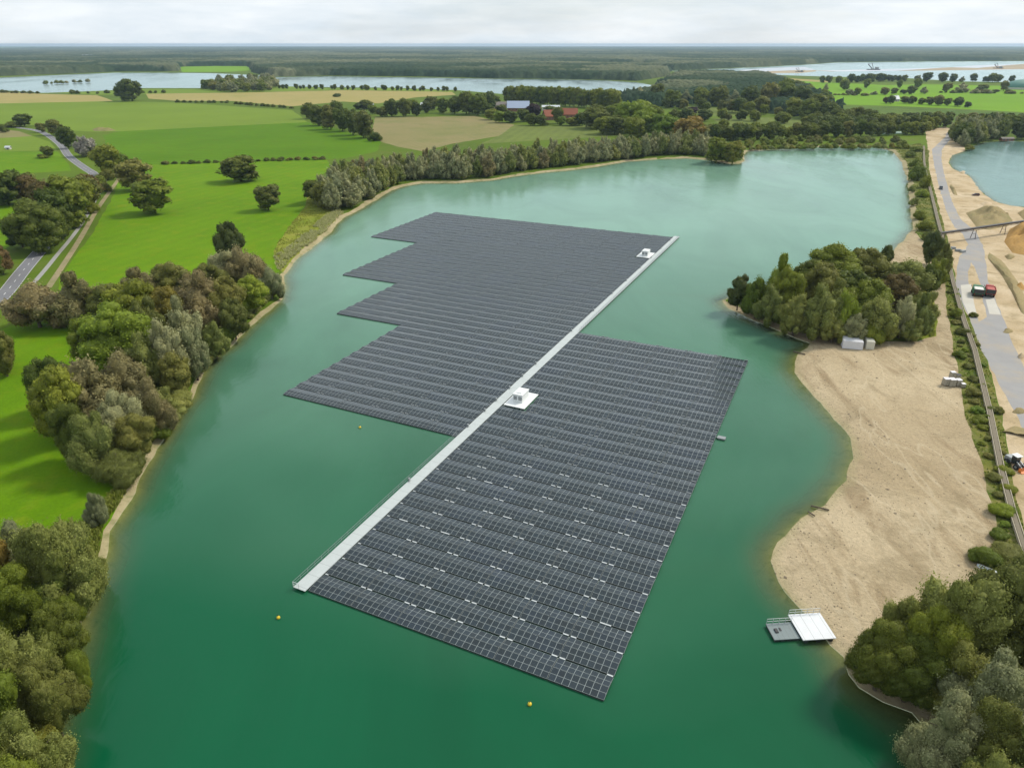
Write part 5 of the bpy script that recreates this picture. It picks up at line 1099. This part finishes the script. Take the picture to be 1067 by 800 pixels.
# labels: single trees out by counting along the picture within each place
ORD = ['first', 'second', 'third', 'fourth', 'fifth', 'sixth', 'seventh', 'eighth', 'ninth', 'tenth', 'eleventh', 'twelfth', 'thirteenth', 'fourteenth']
from collections import defaultdict
gr = defaultdict(list)
for t in TREES:
    if t[4]: continue
    gr[(t[1], t[2])].append(t)
for (w_, wh), ts in gr.items():
    ts.sort(key=lambda t: t[3][0])
    for i, t in enumerate(ts):
        if len(ts) == 1: lb = 'the only %s %s' % (w_, wh)
        elif len(ts) <= 14: lb = '%s %s, %s from left' % (w_, wh, ORD[i])
        else: lb = '%s %s' % (w_, wh)
        t[0]['label'] = lb

# ------------------------------------------------------------------ far woods that read as one mass
def canopy(name, r0, r1, az0, az1, dr, da, keep, label, hbase, cell0, cols):
    rr = [r0]
    while rr[-1] < r1: rr.append(rr[-1] * (1 + dr))
    rr = np.array(rr); aa = np.radians(np.arange(az0, az1, da)); R, A = np.meshgrid(rr, aa, indexing='ij'); X = R * np.sin(A); Y = R * np.cos(A)
    def vor(cell, seed):
        gx = X / cell; gy = Y / cell; ix = np.floor(gx); iy = np.floor(gy); best = np.full(X.shape, 9.0); idv = np.zeros(X.shape)
        for dx in (-1, 0, 1):
            for dy in (-1, 0, 1):
                cx_, cy_ = ix + dx, iy + dy; h1 = np.modf(np.abs(np.sin(cx_ * 127.1 + cy_ * 311.7 + seed) * 43758.5453))[0]; h2 = np.modf(np.abs(np.sin(cx_ * 269.5 + cy_ * 183.3 + seed) * 43758.5453))[0]
                d = (cx_ + h1 - gx) ** 2 + (cy_ + h2 - gy) ** 2; m = d < best; best = np.where(m, d, best); idv = np.where(m, np.modf(h1 * 7.31 + h2 * 3.7)[0], idv)
        return best, idv
    d1, i1 = vor(cell0, 1.0); d2, i2 = vor(cell0 * 3.2, 5.0); d3, i3 = vor(cell0 * 14, 9.0); d4, i4 = vor(cell0 * 50, 2.0)
    big = i3 * .5 + i4 * .5
    Z = ZL + hbase * (0.55 + 0.25 * i1 + 0.3 * i2 + 0.35 * big) + cell0 * .55 * (1 - np.minimum(d1 * 1.6, 1.0)) - (d1 > .42) * hbase * .22
    k = keep(X, Y); e_ = np.ones(X.shape)
    for sx_, sy_, q_ in ((0, -9, .3), (0, -20, .25), (10, -4, .2), (-10, -4, .2)): e_ -= q_ * (~keep(X + sx_, Y + sy_)) * (.5 + .8 * i1)
    Z = ZL + (Z - ZL) * np.clip(e_, .15, 1)
    Zf = np.where(k, Z, ZL - .4)
    n0, n1 = X.shape; V = np.stack([X, Y, Zf], -1).reshape(-1, 3); idx = np.arange(n0 * n1).reshape(n0, n1)
    Fq = np.stack([idx[:-1, :-1], idx[1:, :-1], idx[1:, 1:], idx[:-1, 1:]], -1).reshape(-1, 4); kk = k.reshape(-1); Fq = Fq[kk[Fq].any(1)][:, ::-1]
    u, inv = np.unique(Fq, return_inverse=True)
    tint = np.clip(0.45 * i1 + 0.25 * i2 + 0.3 * big, 0, 1).reshape(-1)[u]; t2 = np.clip((big - .35) * 2.2, 0, 1).reshape(-1)[u]
    me = mesh_np(name, V[u], inv.reshape(-1, 4), [cols], {'tint': tint, 'wood': t2}, smooth=True); tag(link(name, me), label, kind='stuff')
m, nt, out = new_mat('far_wood_canopy'); at = N(nt, 'ShaderNodeAttribute', attribute_name='tint'); aw = N(nt, 'ShaderNodeAttribute', attribute_name='wood'); tc = N(nt, 'ShaderNodeTexCoord').outputs['Object']
ca = mixc(nt, at.outputs['Fac'], (0.012, 0.030, 0.016), (0.045, 0.072, 0.030)); cb_ = mixc(nt, at.outputs['Fac'], (0.032, 0.048, 0.022), (0.17, 0.18, 0.10))
cc = mixc(nt, aw.outputs['Fac'], ca, cb_); hs = N(nt, 'ShaderNodeHueSaturation'); L(nt, cc, hs.inputs['Color']); L(nt, math_n(nt, 'MULTIPLY_ADD', noise_n(nt, tc, .25, 3), 1.4, .3), hs.inputs['Value'])
principled(nt, out, hs.outputs[0], .95, 0, .05); M['canopy_mat'] = m
OPENP = [FLA, FLB, FLC, SLIP, F_FARG, F_FT1, F_FT2, F_TAN1, F_TAN2, F_TAN3, F_LAKEG, F_PALE, F_BR, F_ORCH, SPIT, SPIT2]
FAREDGE = GP([(-900, 79), (-160, 78.5), (0, 79.5), (81, 76.5), (120, 74.8), (162, 74.8), (186, 74.5), (190, 69.6), (258, 69.2), (264, 76), (284, 80), (340, 79), (441, 80), (522, 82), (580, 82.5), (630, 83.5), (664, 84.5), (692, 80), (700, 73.6), (760, 71), (808, 68.8), (835, 67.5), (870, 65), (960, 64), (1067, 63.5), (1700, 63)])
FAREDGE = FAREDGE + [(16000, 30000), (-16000, 30000)]
MIDW = GP([(652, 104), (668, 100), (688, 98.5), (692, 88), (708, 79), (760, 79.5), (800, 81), (815, 86), (828, 93), (846, 98), (866, 110), (862, 121), (845, 122.5), (828, 121), (790, 119.5), (790, 114), (740, 110.5), (712, 109.5), (690, 112), (665, 110)])
def keep_far(X, Y):
    k = in_poly(X, Y, FAREDGE)
    for p in (FLA, FLB, FLC, SLIP, F_FARG, F_FT1, F_FT2, SPIT, SPIT2): k &= ~in_poly(X, Y, p)
    cl = np.sin(X * .0011 + 2) * np.sin(Y * .0017 + X * .0004) + np.sin(X * .0031) * np.sin(Y * .0043) * .6
    return k & ~((cl > 1.02) & (Y > 2600))
canopy('far_woods', 1800, 24000, -44, 44, .0032, .11, keep_far, 'dark wooded plain stretching to the horizon', 12, 17, M['canopy_mat'])
canopy('mixed_wood', 1000, 3000, 4, 26, .0022, .07, lambda X, Y: in_poly(X + 14 * np.sin(Y * .11) + 9 * np.sin(X * .23), Y + 16 * np.sin(X * .083) + 11 * np.sin(X * .31 + Y * .1), MIDW), 'mixed dense wood between the farm and the bright pasture', 11, 11, M['canopy_mat'])

# ------------------------------------------------------------------ ground cover: tufts of rough grass and weeds
def tufts(name, poly, n, h, mat, label, seed, ex=None):
    rs = np.random.default_rng(seed); pw = np.array(poly); lo, hi = pw.min(0), pw.max(0); P_ = rs.uniform(lo, hi, (n * 6, 2)); P_ = P_[in_poly(P_[:, 0], P_[:, 1], pw)]
    if ex is not None: P_ = P_[ex(P_[:, 0], P_[:, 1])]
    dn = np.array([mnoise.noise(Vector((x * .12, y * .12, seed))) for x, y in P_]); P_ = P_[dn > rs.uniform(-.45, .35, len(P_))][:n]; k = len(P_)
    base = np.column_stack([P_, np.full(k, ZL - .1)]); VV, TT = [], []
    for b in range(7):
        a = rs.uniform(0, 6.28, k); hh = h * rs.uniform(.5, 1.3, k); w_ = h * .28 * rs.uniform(.6, 1.3, k); l = rs.uniform(0, .45, k) * h
        o = np.column_stack([np.cos(a) * l, np.sin(a) * l, np.zeros(k)]); s_ = np.column_stack([-np.sin(a) * w_, np.cos(a) * w_, np.zeros(k)]); tp = np.column_stack([np.cos(a) * l * .9, np.sin(a) * l * .9, hh])
        q = np.stack([base + o - s_, base + o + s_, base + o + tp + s_ * .5, base + o + tp - s_ * .5], 1); VV.append(q.reshape(-1, 3)); TT.append(np.repeat(rs.uniform(0, 1, k), 4))
    V = np.concatenate(VV); me = mesh_np(name, V, np.arange(len(V)).reshape(-1, 4), [mat], {'tint': np.concatenate(TT)}); tag(link(name, me), label, kind='stuff')
awl = lambda d: (lambda x, y: (seg_dist(x, y, LAKE) > d) & ~in_poly(x, y, LAKE))
mg = foliage_mat('verge_weeds', (0.16, 0.20, 0.022), (0.32, 0.34, 0.075)); mr = foliage_mat('pale_reeds', (0.30, 0.32, 0.11), (0.50, 0.50, 0.26))
tufts('verge_weeds', VERGE, 40000, .38, mg, 'weeds and long grass on the strip along the ground conveyor', 3, awl(3))
STR = GP([(330, 218), (358, 224), (346, 243), (322, 261), (306, 273), (298, 286), (292, 283), (299, 268), (315, 252), (335, 236)])
tufts('shore_reeds', ROUGHG, 2600, .9, mr, 'pale reeds and saplings along the left shore', 4, lambda x, y: (seg_dist(x, y, LAKE) > 2.2) & (seg_dist(x, y, LAKE) < 11) & ~in_poly(x, y, LAKE))
tufts('rough_tufts', ROUGHG, 3000, .4, mg, 'rough olive grass between meadow and left shore', 5, awl(9))
tufts('shore_undergrowth', GP([(800, 298), (900, 281), (968, 292), (974, 352), (905, 357), (840, 350), (790, 331)]), 2500, 1.0, mg, 'undergrowth below the trees of the wooded point', 6, awl(3))
LB = GP([(0, 560), (60, 556), (100, 545), (128, 500), (150, 486), (128, 524), (112, 552), (84, 640), (66, 692), (48, 760), (20, 850), (-60, 850), (-60, 600)])
tufts('corner_undergrowth', LB, 2600, 1.0, mg, 'undergrowth below the near left trees', 7, awl(1.5))
# stones and pebbles on the beach
rs = np.random.default_rng(12); pw = np.array(BEACH); P_ = rs.uniform(pw.min(0), pw.max(0), (26000, 2)); P_ = P_[in_poly(P_[:, 0], P_[:, 1], pw) & (P_[:, 1] < 235)]; P_ = P_[~in_poly(P_[:, 0], P_[:, 1], LAKE)]
dl = seg_dist(P_[:, 0], P_[:, 1], LAKE); P_ = P_[rs.uniform(0, 1, len(P_)) < np.where(dl < 9, 1, .35)]; dl = seg_dist(P_[:, 0], P_[:, 1], LAKE)
V0, F0 = ICO[1]; k = len(P_); s_ = rs.uniform(.05, .17, k) * np.where(rs.uniform(0, 1, k) < .04, 2.2, 1); 
zz = np.array([mnoise.noise(Vector((x * 0.09, y * 0.09, 0))) * 0.35 + mnoise.noise(Vector((x * 0.3, y * 0.3, 3))) * 0.22 for x, y in P_]); zz = ZL * np.clip(dl / 9, 0, 1) ** .8 + zz * np.clip((dl - 2) / 6, 0, 1)
V = (V0[None] * s_[:, None, None] * np.array([1, 1, .6]) * rs.uniform(.7, 1.2, (k, len(V0), 1)) + np.column_stack([P_, zz + .02])[:, None]).reshape(-1, 3); Fq = (F0[None] + (np.arange(k) * len(V0))[:, None, None]).reshape(-1, 3)
tag(link('beach_stones', mesh_np('beach_stones', V, Fq, [simple('pebble', (0.30, 0.24, 0.16), .9, scale=.4, var=.3)])), 'small stones and clods strewn over the sandy beach', kind='stuff')

# ------------------------------------------------------------------ haze, sky, light, camera
HAZE_DENS = 4.5e-5
mb = MB(); mb.box((0, 14500, 44.5), (62000, 36000, 103)); hz = MB()
m, nt, out = new_mat('haze_air'); pv = N(nt, 'ShaderNodeVolumePrincipled'); pv.inputs['Color'].default_value = (0.58, 0.78, 0.96, 1); pv.inputs['Density'].default_value = HAZE_DENS; pv.inputs['Anisotropy'].default_value = 0.2
L(nt, pv.outputs[0], out.inputs['Volume'])
o = mb.build('haze', m); tag(o, 'thin blue summer haze over the plain', kind='stuff')

SUN_EL, SUN_AZ = math.radians(46), math.radians(62)      # azimuth from +Y towards +X
w = bpy.data.worlds.new('World'); bpy.context.scene.world = w; w.use_nodes = True; nt = w.node_tree; nt.nodes.clear()
out = nt.nodes.new('ShaderNodeOutputWorld'); sky = nt.nodes.new('ShaderNodeTexSky'); sky.sky_type = 'NISHITA'; sky.sun_disc = False; sky.sun_elevation = SUN_EL; sky.sun_rotation = SUN_AZ; sky.altitude = 100; sky.air_density = 1.0; sky.dust_density = 1.5
tc = nt.nodes.new('ShaderNodeTexCoord'); mp = nt.nodes.new('ShaderNodeMapping'); mp.inputs['Scale'].default_value = (1, 1, 6); L(nt, tc.outputs['Generated'], mp.inputs['Vector'])
cn = noise_n(nt, mp.outputs[0], 2.6, 7, .6, .3); cov = ramp(nt, cn, .30, .58); cd = noise_n(nt, mp.outputs[0], 5.5, 6, .6, .2)
cloud = mixc(nt, ramp(nt, cd, .35, .65), (5.6, 6.3, 6.9), (7.2, 7.6, 7.9))
col = mixc(nt, math_n(nt, 'MULTIPLY_ADD', cov, .30, .66), sky.outputs[0], cloud)
bgn = nt.nodes.new('ShaderNodeBackground'); bgn.inputs['Strength'].default_value = 0.10; L(nt, col, bgn.inputs['Color']); L(nt, bgn.outputs[0], out.inputs['Surface'])
sl = bpy.data.lights.new('sun', 'SUN'); sl.energy = 2.4; sl.angle = math.radians(12); sl.color = (1, .93, .82); so = bpy.data.objects.new('sun', sl); C.objects.link(so)
dv = Vector((math.sin(SUN_AZ) * math.cos(SUN_EL), math.cos(SUN_AZ) * math.cos(SUN_EL), math.sin(SUN_EL))); so.rotation_euler = dv.to_track_quat('Z', 'Y').to_euler(); so.location = (0, 0, 200)
cam = bpy.data.cameras.new('camera'); co = bpy.data.objects.new('camera', cam); C.objects.link(co); cam.sensor_width = 36; cam.sensor_fit = 'HORIZONTAL'; cam.lens = F / 1067 * 36; cam.clip_end = 80000; cam.clip_start = 1
co.location = (0, 0, H); co.rotation_euler = (math.pi / 2 - PITCH, 0, 0)
sc = bpy.context.scene; sc.camera = co; sc.render.engine = 'CYCLES'
vs = sc.view_settings; vs.view_transform = 'Standard'; vs.look = 'None'; vs.exposure = 0.42; vs.gamma = 1; vs.use_curve_mapping = False
cy = sc.cycles; cy.use_denoising = True; cy.max_bounces = 6; cy.transparent_max_bounces = 8; cy.volume_bounces = 0; cy.diffuse_bounces = 3; cy.caustics_reflective = False; cy.caustics_refractive = False
